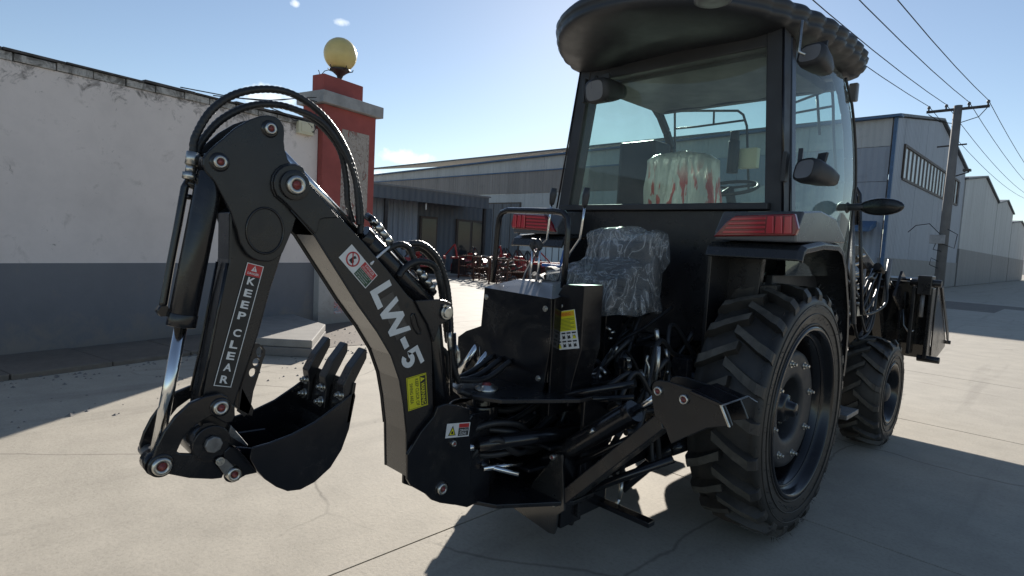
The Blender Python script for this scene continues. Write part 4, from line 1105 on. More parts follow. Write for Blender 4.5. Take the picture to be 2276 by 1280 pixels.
# retaining strap of the lower pin
mb = MB(); st_p = [(-2.505,0.737),(-2.493,0.742),(-2.476,0.733),(-2.454,0.706),(-2.438,0.693),(-2.431,0.675),(-2.441,0.661),(-2.459,0.660),(-2.472,0.673),(-2.498,0.718)]
mb.prism(st_p, .0915, .0985); obj('pin_strap', mb, M['cast'], BH, bevel=.002)
bolt(BH, (.0985, *([(-2.493,0.731)])[0]), (1, 0, 0), .008)
pin(BH, .099, *([(-2.456,0.686)])[0], .0205)
# second link between lower pin and dipper (bright edge bar)
mb = MB(); mb.prism([(-2.449,0.817),(-2.397,0.743),(-2.408,0.721),(-2.458,0.784)], -.05, .05); obj('bucket_link_bar', mb, M['cast'], BH, bevel=.003)

# ---- bucket: side plates, curved shell, lip, teeth
BW = .155
side = [(-2.427,0.773),(-2.376,0.777),(-2.309,0.789),(-2.238,0.813),(-2.172,0.849),(-2.104,0.890),(-2.100,0.874),(-2.120,0.766),(-2.144,0.704),(-2.181,0.654),(-2.233,0.620),(-2.279,0.608),(-2.319,0.614),(-2.353,0.636),(-2.387,0.668),(-2.410,0.699),(-2.431,0.741)]
ear = [(-2.483,0.728),(-2.479,0.754),(-2.465,0.765),(-2.436,0.759),(-2.397,0.745),(-2.295,0.741),(-2.258,0.697),(-2.278,0.636),(-2.335,0.626),(-2.362,0.645),(-2.383,0.667),(-2.418,0.668),(-2.441,0.660),(-2.460,0.663),(-2.476,0.680)]
for a, b_ in ((.0785, .0905), (-.0905, -.0785)):
    obj('bucket_ear', MB().prism(ear, a, b_), M['black'], BH, bevel=.003)
for a, b_ in ((BW - .008, BW), (-BW, -BW + .008)):
    obj('bucket_side_plate', MB().prism(side, a, b_), M['black'], BH, bevel=.003)
shell = [(-2.103,0.887),(-2.120,0.766),(-2.144,0.704),(-2.181,0.654),(-2.233,0.620),(-2.279,0.608),(-2.319,0.614),(-2.353,0.636),(-2.387,0.668),(-2.413,0.703),(-2.441,0.746),(-2.458,0.768)]
mb = MB()
cyb = sum(p[0] for p in shell) / len(shell); czb = sum(p[1] for p in shell) / len(shell)
n_ = len(shell); vs = []
for (a, b_) in shell:
    d = (V((cyb, czb)) - V((a, b_))).normalized() * .008
    for x in (-BW + .0085, BW - .0085): vs += [(x, a, b_), (x, a + d.x, b_ + d.y)]
fs = []
for i in range(n_ - 1):
    k = 4 * i; l = k + 4
    fs += [(k, k + 2, l + 2, l), (k + 1, l + 1, l + 3, k + 3)]
fs += [(0, 1, 3, 2), (4 * n_ - 4, 4 * n_ - 2, 4 * n_ - 1, 4 * n_ - 3)]
mb.add(vs, fs, smooth=False); sh = obj('bucket_shell', mb, M['black'], BH)
# cutting lip and teeth
l0 = ([(-2.103,0.887)])[0]
dl = (V(l0) - V(([(-2.120,0.766)])[0])).normalized()
mb = MB(); a = V(l0) - dl * .10; b_ = V(l0) + dl * .03
nd = V((-dl.y, dl.x))
vs = []
for x in (-BW, BW):
    for p, t_ in ((a, .0), (a, .014), (b_, .010), (b_, .0)):
        q_ = p + nd * t_; vs.append((x, q_.x, q_.y))
mb.add(vs, [(0, 1, 2, 3), (7, 6, 5, 4), (0, 4, 5, 1), (1, 5, 6, 2), (2, 6, 7, 3), (3, 7, 4, 0)]); obj('cutting_lip', mb, M['black'], BH, bevel=.002)
for k, x in enumerate((-.125, 0.0, .125)):
    mb = MB()
    def tp(u_, v_): q_ = V(l0) + dl * u_ + nd * v_; return (q_.x, q_.y)
    td = V((.50, .866)); tn = V((-td.y, td.x)); rt_ = V(l0) + dl * .022 + nd * .018
    def tq(u_, v_): q_ = rt_ + td * u_ + tn * v_; return (q_.x, q_.y)
    mb.prism([tp(-.085, .015), tp(-.01, .014), tp(.008, .008), tq(.0, -.012), tq(.10, -.010), tq(.125, .004), tq(.122, .012), tq(.05, .024), tq(-.01, .022), tp(-.02, .030), tp(-.085, .026)], x - .022, x + .022)
    tt = obj('bucket_tooth', mb, M['black_satin'], BH, bevel=.003)
    for u_ in (-.065, -.015):
        q_ = tp(u_, .030)
        mb = MB(); c1_ = V((x, *q_)); n3 = V((0, nd.x, nd.y))
        mb.cyl(c1_ - n3 * .005, c1_ + n3 * .004, .017, n=16); mb.cyl(c1_ + n3 * .004, c1_ + n3 * .014, .0115, n=6); mb.cyl(c1_ + n3 * .014, c1_ + n3 * .024, .006, n=8)
        obj('tooth_bolt', mb, M['steel'], tt)

# ---- boom foot casting, swing post
cast = [(-1.737,0.729),(-1.722,0.761),(-1.683,0.767),(-1.634,0.755),(-1.559,0.728),(-1.544,0.555),(-1.533,0.384),(-1.555,0.346),(-1.620,0.348),(-1.689,0.376),(-1.731,0.400),(-1.760,0.431),(-1.830,0.482),(-1.847,0.510),(-1.851,0.606),(-1.795,0.679)]
castl = [p for p in cast if p[0] > -1.76]
for a, b_ in ((.088, .102), (-.102, -.088)):
    obj('swing_casting_plate', MB().prism(cast if a > 0 else castl, a, b_), M['black'], BH, bevel=.003)
mb = MB(); mb.prism([(-1.721,0.409),(-1.652,0.359),(-1.532,0.305),(-1.407,0.314),(-1.427,0.638),(-1.530,0.695),(-1.575,0.646),(-1.604,0.539),(-1.735,0.495)], -.085, .085); obj('boom_foot', mb, M['black'], BH, bevel=.006)
for (yy, zz), r_, red in zip([(-1.687,0.435),(-1.641,0.605)], (.023, .012), (True, True)):
    mb = MB(); mb.lathe([(.102, r_ * 1.3), (.106, r_ * 1.2), (.106, r_)], (0, yy, zz), axis=0, n=32); obj('pin_boss', mb, M['black'], BH)
    pin(BH, .104, yy, zz, r_)
# swing post and pivots
mb = MB()
mb.cyl((0, -1.40, .34), (0, -1.40, .76), .045, n=24)
mb.cyl((0, -1.40, .62), (0, -1.40, .70), .07, n=24); mb.cyl((0, -1.40, .36), (0, -1.40, .44), .07, n=24)
for z0 in (.37, .64): mb.box((-.07, -1.62, z0), (.07, -1.42, z0 + .05))
mb.box((-.085, -1.60, .34), (.085, -1.56, .70))
obj('swing_post', mb, M['black'], BH, bevel=.003)
top = [(-.16, -1.46), (-.05, -1.50), (.05, -1.50), (.16, -1.44), (.34, -1.16), (.34, -1.02), (-.34, -1.02), (-.34, -1.16)]
mb = MB(); mb.prism(top, .742, .760, 2); obj('frame_top_plate', mb, M['black_satin'], BH, bevel=.003)
mb = MB(); mb.prism(top, .30, .318, 2); obj('frame_bottom_plate', mb, M['black_satin'], BH, bevel=.003)
mb = MB(); mb.lathe([(0, .05), (.008, .05), (.012, .034), (.02, .034), (.02, .0005)], (0, -1.38, .760), axis=2, n=28); kp = obj('kingpin_cover', mb, M['steel'], BH)
mb = MB(); mb.lathe([(.0205, .022), (.028, .016), (.03, .0005)], (0, -1.38, .760), axis=2, n=16); obj('grease_cap', mb, M['pinred'], kp)
# swing cylinders, tie rods and hoses in the frame
mb = MB()
for sx in (-1, 1):
    mb.cyl((sx * .09, -1.50, .56), (sx * .26, -1.02, .58), .032, n=18)
objs('swing_cylinder', mb, M['black'], BH)
mb = MB()
for sx in (-1, 1):
    mb.cyl((sx * .075, -1.56, .555), (sx * .09, -1.50, .56), .016, n=12); mb.cyl((sx * .10, -1.47, .46), (sx * .16, -1.30, .46), .012, n=10)
mb.cyl((.06, -1.47, .47), (.20, -1.36, .44), .012, n=10)
objs('swing_rod', mb, M['chrome'], BH)
mb = MB()
mb.box((-.36, -1.06, .20), (-.34, -.90, .76)); mb.box((.30, -1.10, .22), (.32, -.90, .78)); mb.box((-.34, -.98, .318), (.30, -.94, .742))
mb.box((-.34, -1.10, .24), (.30, -1.02, .30))
obj('main_frame', mb, M['black'], BH, bevel=.004)
mb = MB(); mb.prism([(-.30, -1.24), (.26, -1.24), (.30, -.92), (-.30, -.92)], .53, .545, 2); mb.prism([(-.2, -1.3), (.2, -1.3), (.24, -1.0), (-.24, -1.0)], .43, .445, 2); objs('frame_shelf', mb, M['black'], BH, bevel=.003)
rr = random.Random(12)
for k in range(13):
    x0 = rr.uniform(-.16, .16); z0 = rr.uniform(.48, .72); sgn = 1 if k % 2 else -1
    pts = [(x0 * .4, -1.54, z0 + rr.uniform(-.06, .08)), (x0 + rr.uniform(-.05, .05), -1.44, z0 + rr.uniform(-.02, .05)), (x0 * 1.3, -1.32, z0 + rr.uniform(-.06, .03)), (x0 * 1.2 + rr.uniform(-.06, .06), -1.18, z0 - rr.uniform(0, .08)), (x0, -1.02, z0)]
    ribbed_hose(pts, rr.choice((.011, .013, .015)), ribs=k % 3 == 0)
for k in range(3):
    x0 = -.12 + .05 * k
    ribbed_hose([(x0 * .4, -1.66, 1.02 - .02 * k), (x0 * .5, -1.60, .93), (x0 * .7, -1.58, .84), (x0, -1.50, .79 + .01 * k), (x0 * 1.2, -1.36, .80), (x0 * 1.2, -1.22, .86)], .0125, ribs=k % 2 == 0)
mb = MB(); mb.tube([(0.030,-1.623,1.077),(0.030,-1.614,0.954),(0.030,-1.605,0.844),(0.030,-1.599,0.773)], .007, n=8); mb.tube([(-0.000,-1.572,1.019),(-0.000,-1.561,0.907),(0.000,-1.542,0.811)], .007, n=8); obj('hydraulic_pipe', mb, M['black'], BH)
mb = MB()
for q in ([(0.030,-1.625,1.031),(0.030,-1.621,1.005),(0.030,-1.617,0.976),(0.030,-1.612,0.958)], [(-0.050,-1.523,0.951),(-0.050,-1.507,0.926),(-0.050,-1.500,0.891),(-0.050,-1.518,0.864)], [(-0.020,-1.573,0.904),(-0.020,-1.569,0.866),(-0.020,-1.562,0.828),(-0.020,-1.559,0.809)]):
    mb.tube(q, .011, n=8)
obj('hose_fitting', mb, M['steel'], BH)
mb = MB(); mb.cyl((-.32, -1.28, .74), (-.26, -1.16, .95), .018, n=12); mb.cyl((-.24, -1.28, .74), (-.19, -1.18, .90), .014, n=12); objs('support_strut', mb, M['chrome'], BH)

# ---- stabilizer legs
def stabilizer(sgn):
    yb = -1.2
    lower = [(0.251,0.508),(0.298,0.518),(0.328,0.286),(0.293,0.253),(0.289,0.192),(0.279,0.162),(0.249,0.157),(0.139,0.172),(0.020,0.188),(0.077,0.247),(0.116,0.288),(0.147,0.352),(0.189,0.405),(0.229,0.458)]
    head_ = [(0.705,0.901),(0.713,0.918),(0.732,0.928),(0.771,0.931),(0.864,0.922),(0.978,0.898),(0.996,0.867),(1.012,0.834),(0.926,0.803),(0.863,0.759),(0.798,0.711),(0.783,0.735),(0.770,0.761),(0.746,0.780),(0.723,0.797),(0.707,0.854)]
    la = [(0.243,0.313),(0.296,0.357),(0.733,0.810),(0.756,0.751),(0.331,0.316),(0.261,0.254)]
    fx = lambda pts: [(p[0] * sgn, p[1]) for p in pts]
    obj('stabilizer_mount_plate', MB().prism(fx(lower), yb - .006, yb + .006, 1), M['black_coat'], BH, bevel=.002)
    obj('stabilizer_mount_plate', MB().prism(fx(lower), yb + .115, yb + .127, 1), M['black'], BH, bevel=.002)
    mb = MB(); mb.box((min(sgn * .262, sgn * .30), yb + .012, .19), (max(sgn * .262, sgn * .30), yb + .15, .50)); obj('stabilizer_bracket', mb, M['black'], BH, bevel=.003)
    obj('stabilizer_head_plate', MB().prism(fx(head_), yb - .012, yb - .002, 1), M['black_satin'], BH, bevel=.002)
    obj('stabilizer_head_plate', MB().prism(fx(head_), yb + .11, yb + .12, 1), M['black_satin'], BH, bevel=.002)
    mb = MB(); mb.prism(fx(la), yb, yb + .105, 1); obj('stabilizer_leg', mb, M['black_satin'], BH, bevel=.004)
    ta, tb_ = (0.978,-1.200,0.898), (0.864,-1.200,0.922)
    tc_ = (1.012,-1.200,0.834)
    mb = MB(); mb.prism(fx([(tb_[0], tb_[2]), (ta[0], ta[2]), (ta[0] - .004, ta[2] - .009), (tb_[0] - .003, tb_[2] - .01)]), yb - .03, yb + .17, 1)
    mb.prism(fx([(ta[0], ta[2]), (tc_[0], tc_[2]), (tc_[0] - .012, tc_[2] + .0), (ta[0] - .012, ta[2] - .003)]), yb - .03, yb - .02, 1)
    obj('stabilizer_foot', mb, M['black'], BH, bevel=.002)
    mb = MB(); mb.prism(fx([(ta[0] + .002, ta[2] + .002), (ta[0] + .008, ta[2] + .0), (ta[0] + .004, ta[2] - .004), (ta[0] - .002, ta[2] - .003)]), yb - .032, yb + .172, 1)
    mb.prism(fx([(ta[0] + .003, ta[2]), (tc_[0] + .003, tc_[2]), (tc_[0] - .003, tc_[2]), (ta[0] - .003, ta[2])]), yb - .037, yb - .031, 1)
    mb.prism(fx([(ta[0] + .003, ta[2]), (tc_[0] + .003, tc_[2] + .05), (tc_[0] - .003, tc_[2] + .05), (ta[0] - .003, ta[2])]), yb + .171, yb + .177, 1)
    obj('steel_edge', mb, M['steel'], BH)  # steel-coloured strips along the foot's outer edges
    for px_, r_ in (((0.252,-1.200,0.495), .013), ((0.276,-1.200,0.300), .015), ((0.734,-1.200,0.889), .017), ((0.837,-1.200,0.882), .018)):
        mb = MB(); o3 = (px_[0] * sgn, yb - .012 if px_[2] > .7 else yb - .006, px_[2])
        mb.lathe([(0.004, r_), (-.008, r_), (-.012, r_ * .88), (-.012, r_ * .6), (-.008, r_ * .55), (-.008, .0005)], o3, axis=1, n=24)
        pp_ = obj('pivot_pin', mb, M['steel'], BH)
        mb = MB(); mb.lathe([(-.008, r_ * .5), (-.013, r_ * .42), (-.017, r_ * .2), (-.018, .0005)], o3, axis=1, n=16); obj('grease_cap', mb, M['pinred'], pp_)
    A_ = V((sgn * .225, yb + .055, .475)); B2 = V((sgn * .72, yb + .055, .868))
    d = (B2 - A_).normalized()
    mb = MB(); mb.cyl(A_ - d * .12, A_ + d * .47, .042, n=24); mb.cyl(A_ + d * .44, A_ + d * .475, .046, n=24); obj('stabilizer_cylinder', mb, M['black'], BH, bevel=.002)
    mb = MB(); mb.cyl(A_ + d * .476, B2, .018, n=16); obj('stabilizer_rod', mb, M['chrome'], BH)
    mb = MB(); o_ = V((0, 0, .05)); mb.tube([A_ + o_, A_ + d * .2 + o_, A_ + d * .4 + o_, A_ + d * .43 + o_ * .6], .008, n=8); obj('hydraulic_pipe', mb, M['black'], BH)
    mb = MB(); mb.cyl(A_ + d * .25 + V((0, -.045, .01)), A_ + d * .28 + V((0, -.045, .015)), .010, n=6); obj('hose_fitting', mb, M['steel'], BH)
stabilizer(1); stabilizer(-1)
mb = MB()
for (a, b_, r_) in (((.22, -1.13, .40), (.66, -1.02, .72), .014), ((.10, -1.18, .70), (.55, -1.08, .86), .016), ((-.05, -1.2, .66), (.50, -1.0, .78), .012), ((.28, -1.06, .30), (.62, -.86, .52), .018)): mb.tube([a, b_], r_, n=10)
objs('hydraulic_pipe', mb, M['black'], BH)

# ---- control console
cf = [(-0.229,1.179),(0.195,1.171),(0.205,0.983),(0.182,0.803),(0.166,0.740),(0.012,0.742),(-0.272,0.718),(-0.333,0.722),(-0.411,0.734),(-0.409,0.913),(-0.349,0.951),(-0.242,0.991)]
obj('console_rear_cover', MB().prism(cf, -1.212, -1.20, 1), M['black'], BH, bevel=.002)
mb = MB(); mb.box((-.225, -1.199, .80), (.19, -.93, 1.165)); obj('console_box', mb, M['black'], BH, bevel=.004)
obj('console_side_cover', MB().prism([(-1.20, 1.17), (-.92, 1.21), (-.92, .80), (-1.0, .66), (-1.20, .66)], .196, .206, 0), M['black'], BH, bevel=.002)
# sloping top lid (pyramid-like)
mb = MB(); vs = [(-.235, -1.222, 1.178), (.205, -1.222, 1.168), (.205, -.92, 1.175), (-.235, -.92, 1.185), (-.12, -1.10, 1.225), (.10, -1.10, 1.222), (.10, -.98, 1.224), (-.12, -.98, 1.227)]
mb.add(vs, [(0, 1, 5, 4), (1, 2, 6, 5), (2, 3, 7, 6), (3, 0, 4, 7), (4, 5, 6, 7), (3, 2, 1, 0)]); obj('console_lid', mb, M['grey_plastic'], BH, bevel=.003)
for p in ((0.165,-1.213,1.122), (-0.238,-1.213,0.831), (0.146,-1.213,0.815), (-0.212,-1.213,1.134)): bolt(BH, p, (0, -1, 0), .0085)
mb = MB(); a = (-0.242,-1.214,0.891); b_ = (-0.235,-1.214,0.838); mb.tube([a, b_], .0015, n=5); obj('drip_line', mb, M['steel'], BH)
# side column with the yellow label
col_ = [(0.159,1.154),(0.207,1.229),(0.321,1.234),(0.321,1.111),(0.323,0.960),(0.304,0.889),(0.285,0.818),(0.269,0.706),(0.205,0.741),(0.167,0.933)]
obj('side_column', MB().prism(col_, -1.15, -1.02, 1), M['black'], BH, bevel=.003)
for p in ((0.195,-1.152,1.135), (0.191,-1.152,1.052), (0.295,-1.100,1.088)): bolt(BH, p, (0, -1, 0), .009)
f, W_, H_ = quad_frame((0.194,-1.152,0.942), (0.314,-1.152,0.970), (0.207,-1.152,1.106))
mb = MB(); f.plate(mb, 0, 0, W_, H_, .0003, .001); st_ = obj('operator_warning_label', mb, M['white'], BH)
mb = MB(); f.plate(mb, W_ * .03, H_ * .47, W_ * .97, H_ * .99, .0011, .0014); obj('yellow_panel', mb, M['yellow'], st_)
mb = MB(); f.plate(mb, W_ * .06, H_ * .85, W_ * .94, H_ * .96, .0015, .0017); obj('header_band', mb, M['orange'], st_)
f.text('WARNING', W_ * .2, H_ * .865, W_ * .6, H_ * .075, M['red_print'], 'lettering', st_, .002)
mb = MB()
for k in range(9): f.plate(mb, W_ * .08, H_ * (.50 + .035 * k), W_ * (.92 if k % 3 else .75), H_ * (.512 + .035 * k), .0015, .0017)
obj('small_print', mb, M['green_ink'], st_)
mb = MB()
for i_ in range(2):
    for j_ in range(4):
        a0 = W_ * (.05 + .235 * j_); b0 = H_ * (.04 + .215 * i_)
        f.plate(mb, a0, b0 + H_ * .14, a0 + W_ * .18, b0 + H_ * .18, .0011, .0014)
        f.poly(mb, [(a0 + W_ * .02, b0 + H_ * .01), (a0 + W_ * .16, b0 + H_ * .02), (a0 + W_ * .13, b0 + H_ * .11), (a0 + W_ * .07, b0 + H_ * .08), (a0 + W_ * .03, b0 + H_ * .12)], .0011, .0014)
obj('pictogram_row', mb, M['ink'], st_)
mb = MB(); f.poly(mb, [(W_ * .05, H_ * .03), (W_ * .23, H_ * .03), (W_ * .14, H_ * .17)], .0015, .0018); f.poly(mb, [(W_ * .75, H_ * .26), (W_ * .93, H_ * .26), (W_ * .84, H_ * .36)], .0015, .0018); obj('yellow_triangle', mb, M['yellow'], st_)
# grab hoop
hp = [(-0.273,-1.120,1.196),(-0.263,-1.120,1.325),(-0.256,-1.120,1.456),(-0.250,-1.120,1.511),(-0.230,-1.120,1.539),(-0.188,-1.120,1.550),(-0.040,-1.120,1.547),(0.113,-1.120,1.543),(0.155,-1.120,1.537),(0.182,-1.120,1.515),(0.189,-1.120,1.465),(0.185,-1.120,1.348),(0.180,-1.120,1.211)]
mb = MB(); mb.tube(hp, .0135, n=12); obj('grab_hoop', mb, M['black'], BH)
# levers
def lever(pts, knob_top, mat='chrome', r_=.0055, kr=(.016, .045)):
    mb = MB(); mb.tube(pts, r_, n=8); l = obj('control_lever', mb, M[mat], BH)
    a, b_ = V(knob_top[0]), V(knob_top[1])
    mb = MB(); mb.tube([a, a + (b_ - a) * .15, a + (b_ - a) * .6, b_], lambda i: (.010, .013, .017, .012)[i], n=12); obj('lever_knob', mb, M['black_plastic'], l)
lever([(-0.169,-1.020,1.199),(-0.149,-1.020,1.256),(-0.074,-1.020,1.375),(-0.020,-1.020,1.420),(-0.013,-1.020,1.508),(-0.004,-1.020,1.586)], [(-0.004,-1.020,1.582),(0.007,-1.020,1.658)])
lever([(0.044,-1.000,1.228),(0.072,-1.000,1.303),(0.110,-1.000,1.367),(0.160,-1.000,1.431),(0.169,-1.000,1.507),(0.177,-1.000,1.577)], [(0.174,-1.000,1.571),(0.183,-1.000,1.657)])
lever([(-0.084,-1.050,1.207),(-0.084,-1.050,1.293),(-0.081,-1.050,1.374)], [(-0.081,-1.050,1.370),(-0.076,-1.050,1.421)])
lever([(-0.043,-1.050,1.208),(-0.038,-1.050,1.296),(-0.032,-1.050,1.376)], [(-0.032,-1.050,1.372),(-0.053,-1.050,1.418)])
mb = MB(); mb.tube([(-0.084,-1.040,1.366),(-0.062,-1.040,1.337),(-0.047,-1.040,1.367)], .005, n=6); mb.tube([(-0.094,-1.050,1.389),(-0.025,-1.050,1.391)], .012, n=8); obj('lever_link', mb, M['black_plastic'], BH)
mb = MB()
for a, b_ in ((1165, 632), (1178, 635)):
    pass
mb.prism([(-0.115,-1.090,1.183),(-0.101,-1.090,1.193),(-0.109,-1.020,1.209),(-0.121,-1.020,1.199)] and [(-.03, -1.12), (-.02, -1.12), (.0, -1.0), (-.01, -1.0)], 1.226, 1.229, 2); mb.prism([(.01, -1.12), (.02, -1.12), (.045, -1.0), (.035, -1.0)], 1.226, 1.229, 2); objs('lever_slot', mb, M['ink'], BH)

# operator seat wrapped in plastic film
SX, SY = .055, -.62
mb = MB()
def cushion(mb, lo, hi, n=10, puff=.03):
    lo, hi = V(lo), V(hi); c = (lo + hi) / 2; h = (hi - lo) / 2; vs = []; fs = []
    N = 14; M_ = 20
    for i in range(N + 1):
        ph = math.pi * i / N - math.pi / 2
        for k in range(M_):
            th = 2 * math.pi * k / M_
            sp = lambda v_, e_: math.copysign(abs(v_) ** e_, v_)
            vs.append(c + V((h.x * sp(math.cos(ph), .35) * sp(math.cos(th), .4), h.y * sp(math.cos(ph), .35) * sp(math.sin(th), .4), h.z * sp(math.sin(ph), .5))))
    for i in range(N):
        for k in range(M_): fs.append((i * M_ + k, i * M_ + (k + 1) % M_, (i + 1) * M_ + (k + 1) % M_, (i + 1) * M_ + k))
    mb.add(vs, fs, smooth=True)
cushion(mb, (SX - .19, -.84, 1.09), (SX + .19, -.42, 1.19)); seat = obj('operator_seat_cushion', mb, M['black_plastic'], BH)
mb = MB(); cushion(mb, (SX - .18, -.50, 1.16), (SX + .18, -.40, 1.44)); obj('operator_backrest', mb, M['black_plastic'], BH)
mb = MB(); mb.box((SX - .06, -.70, .78), (SX + .06, -.55, 1.06)); mb.box((-.2, -1.0, .762), (.28, -.50, .79)); obj('seat_pedestal', mb, M['black'], BH, bevel=.005)
# film: lumpy bag over the seat
rr = random.Random(21)
mb = MB(); N, K = 60, 120; vs = []
from mathutils import noise as mn
for i in range(N + 1):
    t = i / N
    for k in range(K):
        th = 2 * math.pi * k / K
        hx = .235 - .03 * t; 
        z = 1.08 + .43 * t
        ydepth = .27 if t < .4 else .27 - .16 * min(1, (t - .4) / .2)
        yc = -.66 if t < .4 else -.66 + .17 * min(1, (t - .4) / .2)
        sp = lambda v_, e_: math.copysign(abs(v_) ** e_, v_)
        clos = 1 if i < N - 6 else max(.02, math.sqrt(max(0, 1 - ((i - N + 6) / 6) ** 2)))
        p = V((SX + hx * clos * sp(math.cos(th), .5), yc + ydepth * clos * sp(math.sin(th), .5), min(z, 1.50)))
        q_ = V((p.x, p.y, p.z * .6)); rd = V((1, 1, 1)) * (.5 - abs(mn.noise(q_ * 13))) * .018 + V((1, 1, .3)) * (.5 - abs(mn.noise(q_ * 31 + V((3, 1, 2))))) * .009
        nv = mn.noise_vector(p * 7) * .028 + rd
        saddle = -.035 * math.exp(-((p.x - SX - .09) / .05) ** 2) if t > .9 else 0
        vs.append(p + nv + V((0, 0, saddle)))
fs = [(i * K + k, i * K + (k + 1) % K, (i + 1) * K + (k + 1) % K, (i + 1) * K + k) for i in range(N) for k in range(K)]
mb.add(vs, fs, smooth=True); obj('plastic_film', mb, M['wrap'], BH, fix=False)

# ================================================================== TRACTOR
TR = thing('tractor', 'black compact tractor with closed cab, seen from behind on the right side', 'tractor', (0, 0.9, 0))
def wheel(side, y, Rr, rimr, xo, width, nl, lugh, front=False):
    """wheel built in local space, axle along +X pointing outwards; origin at the hub centre"""
    wl = bpy.data.objects.new('wheel', None); COL.objects.link(wl); wl.parent = TR
    sgn = side
    wl.location = V((sgn * xo, y, Rr)) - TR.location
    if side < 0: wl.rotation_euler = (0, 0, math.pi)
    w_ = width
    # tyre carcass (offset from outer sidewall plane, inwards negative)
    rc = Rr - lugh
    sw = Rr - rimr
    prof = [(-.022, rimr - .006), (-.004, rimr + .004), (.0, rimr + .02), (.004, rimr + sw * .25), (.010, rimr + sw * .45), (.006, rimr + sw * .62), (-.006, rimr + sw * .76), (-.03, rc - .016), (-.055, rc - .004), (-w_ / 2, rc + .004),
            (-w_ + .055, rc - .004), (-w_ + .03, rc - .016), (-w_ + .006, rimr + sw * .76), (-w_ - .006, rimr + sw * .6), (-w_ - .010, rimr + sw * .45), (-w_, rimr + .02), (-w_ + .022, rimr - .006)]
    mb = MB(); mb.lathe(prof, (0, 0, 0), axis=0, n=96)
    # moulded rings and shoulder bars on the sidewall
    for rr_, t_ in ((rimr + .014, .005), (rimr + sw * .33, .003), (rimr + sw * .56, .0025)):
        xo_ = .001 if rr_ < rimr + .02 else .009
        mb.tube([(xo_, rr_ * math.cos(a), rr_ * math.sin(a)) for a in [2 * math.pi * k / 96 for k in range(96)]], t_, n=5, closed=True)
    # lugs: curved bars from the centre line to the shoulder and down the sidewall
    for k in range(nl):
        for hand in (0, 1):
            a0 = 2 * math.pi * (k + .5 * hand) / nl
            ce = -w_ / 2
            path = []
            for j in range(6):
                f = j / 5
                off = -.012 * (1 - f) * 1 + f * (w_ / 2 - .02) if j else -.018
                xx = ce + off if hand == 0 else ce - off
                ang = a0 - (.36 if not front else .42) * (1 - (1 - f) ** 1.15) * (2 * math.pi / nl) * 1.55
                path.append((xx, ang, rc - .012, Rr - (0 if f < .8 else .006)))
            # down the sidewall
            sh = 1 if hand == 0 else -1
            ex = -.002 if hand == 0 else -w_ + .002
            path.append((ex, path[-1][1] - .03 * (2 * math.pi / nl), rc - .035, Rr - .028))
            path.append((ex + sh * .006, path[-1][1] - .02 * (2 * math.pi / nl), rimr + sw * .68, rimr + sw * .80))
            vs = []
            hwa = (.025 if not front else .021)
            for j, (xx, ang, rlo, rhi) in enumerate(path):
                hw = (hwa * (1.15 if j == 0 else 1.0 + .25 * j / 7)) / Rr
                tw = hw * .78
                for (da, r_) in ((-hw, rlo), (-tw, rhi), (tw, rhi), (hw, rlo)):
                    vs.append((xx, r_ * math.sin(ang + da), r_ * math.cos(ang + da)))
            fs = [(0, 1, 2, 3)]
            m_ = len(path)
            for j in range(m_ - 1):
                b0 = 4 * j
                for q in range(4): fs.append((b0 + q, b0 + 4 + q, b0 + 4 + (q + 1) % 4, b0 + (q + 1) % 4))
            fs.append((4 * m_ - 1, 4 * m_ - 2, 4 * m_ - 3, 4 * m_ - 4))
            mb.add(vs, fs)
            for q in range(len(mb.mi) - len(fs), len(mb.mi)):
                if (q - (len(mb.mi) - len(fs)) - 1) % 4 == 1 and q < len(mb.mi) - 9: mb.mi[q] = 1
    ty_ = obj('tyre', mb, [M['rubber'], M['rubber_worn']], wl, local=True, fix=False)
    # vent spews: short rubber hairs
    rr_ = random.Random(int(Rr * 100)); hb = MB()
    for k in range(420 if not front else 220):
        a = rr_.uniform(0, 2 * math.pi); q = rr_.choice((.2, .45, .5, .72, .80, 1.0)) + rr_.uniform(-.03, .03)
        r0 = rimr + sw * min(q, .97); x0 = .006 if q < .7 else (-.004 if q < .9 else -.012)
        L = rr_.uniform(.010, .030)
        p = V((x0, r0 * math.sin(a), r0 * math.cos(a))); rad = V((0, math.sin(a), math.cos(a))); tan = V((0, math.cos(a), -math.sin(a)))
        d = V((rr_.uniform(.2, .8), 0, 0)) + rad * rr_.uniform(-.2, 1.0) * (2 if q > .9 else 1) + tan * rr_.uniform(-.9, .9)
        d.normalize(); s_ = d.cross(V((0.3, .5, .2))).normalized() * .0015; s2 = d.cross(s_).normalized() * .0015
        hb.add([p + s_, p - s_ * .5 + s2, p - s_ * .5 - s2, p + d * L], [(0, 1, 3), (1, 2, 3), (2, 0, 3)])
    struct(obj('rubber_hair', hb, M['hose'], wl, local=True, fix=False), 'stuff')
    # rim
    k_ = rimr
    if not front:
        rp = [(-.012, k_ + .004), (.006, k_ + .002), (.008, k_ - .012), (-.006, k_ - .022), (-.03, k_ - .026), (-.045, k_ - .034), (-.055, k_ - .060), (-.10, k_ - .066), (-.17, k_ - .07), (-.26, k_ - .05), (-w_ + .02, k_ - .02), (-w_, k_)]
        mb = MB(); mb.lathe(rp, (0, 0, 0), axis=0, n=96); mb.tube([(-.05, (k_ - .045) * math.cos(a), (k_ - .045) * math.sin(a)) for a in [2 * math.pi * q / 96 for q in range(96)]], .006, n=6, closed=True)
        obj('rim', mb, M['black'], wl, local=True)
        dp = [(-.215, k_ - .062), (-.20, k_ - .075), (-.12, .312), (-.085, .300), (-.066, .290), (-.062, .27), (-.070, .19), (-.074, .165), (-.09, .156), (-.16, .150), (-.236, .150)]
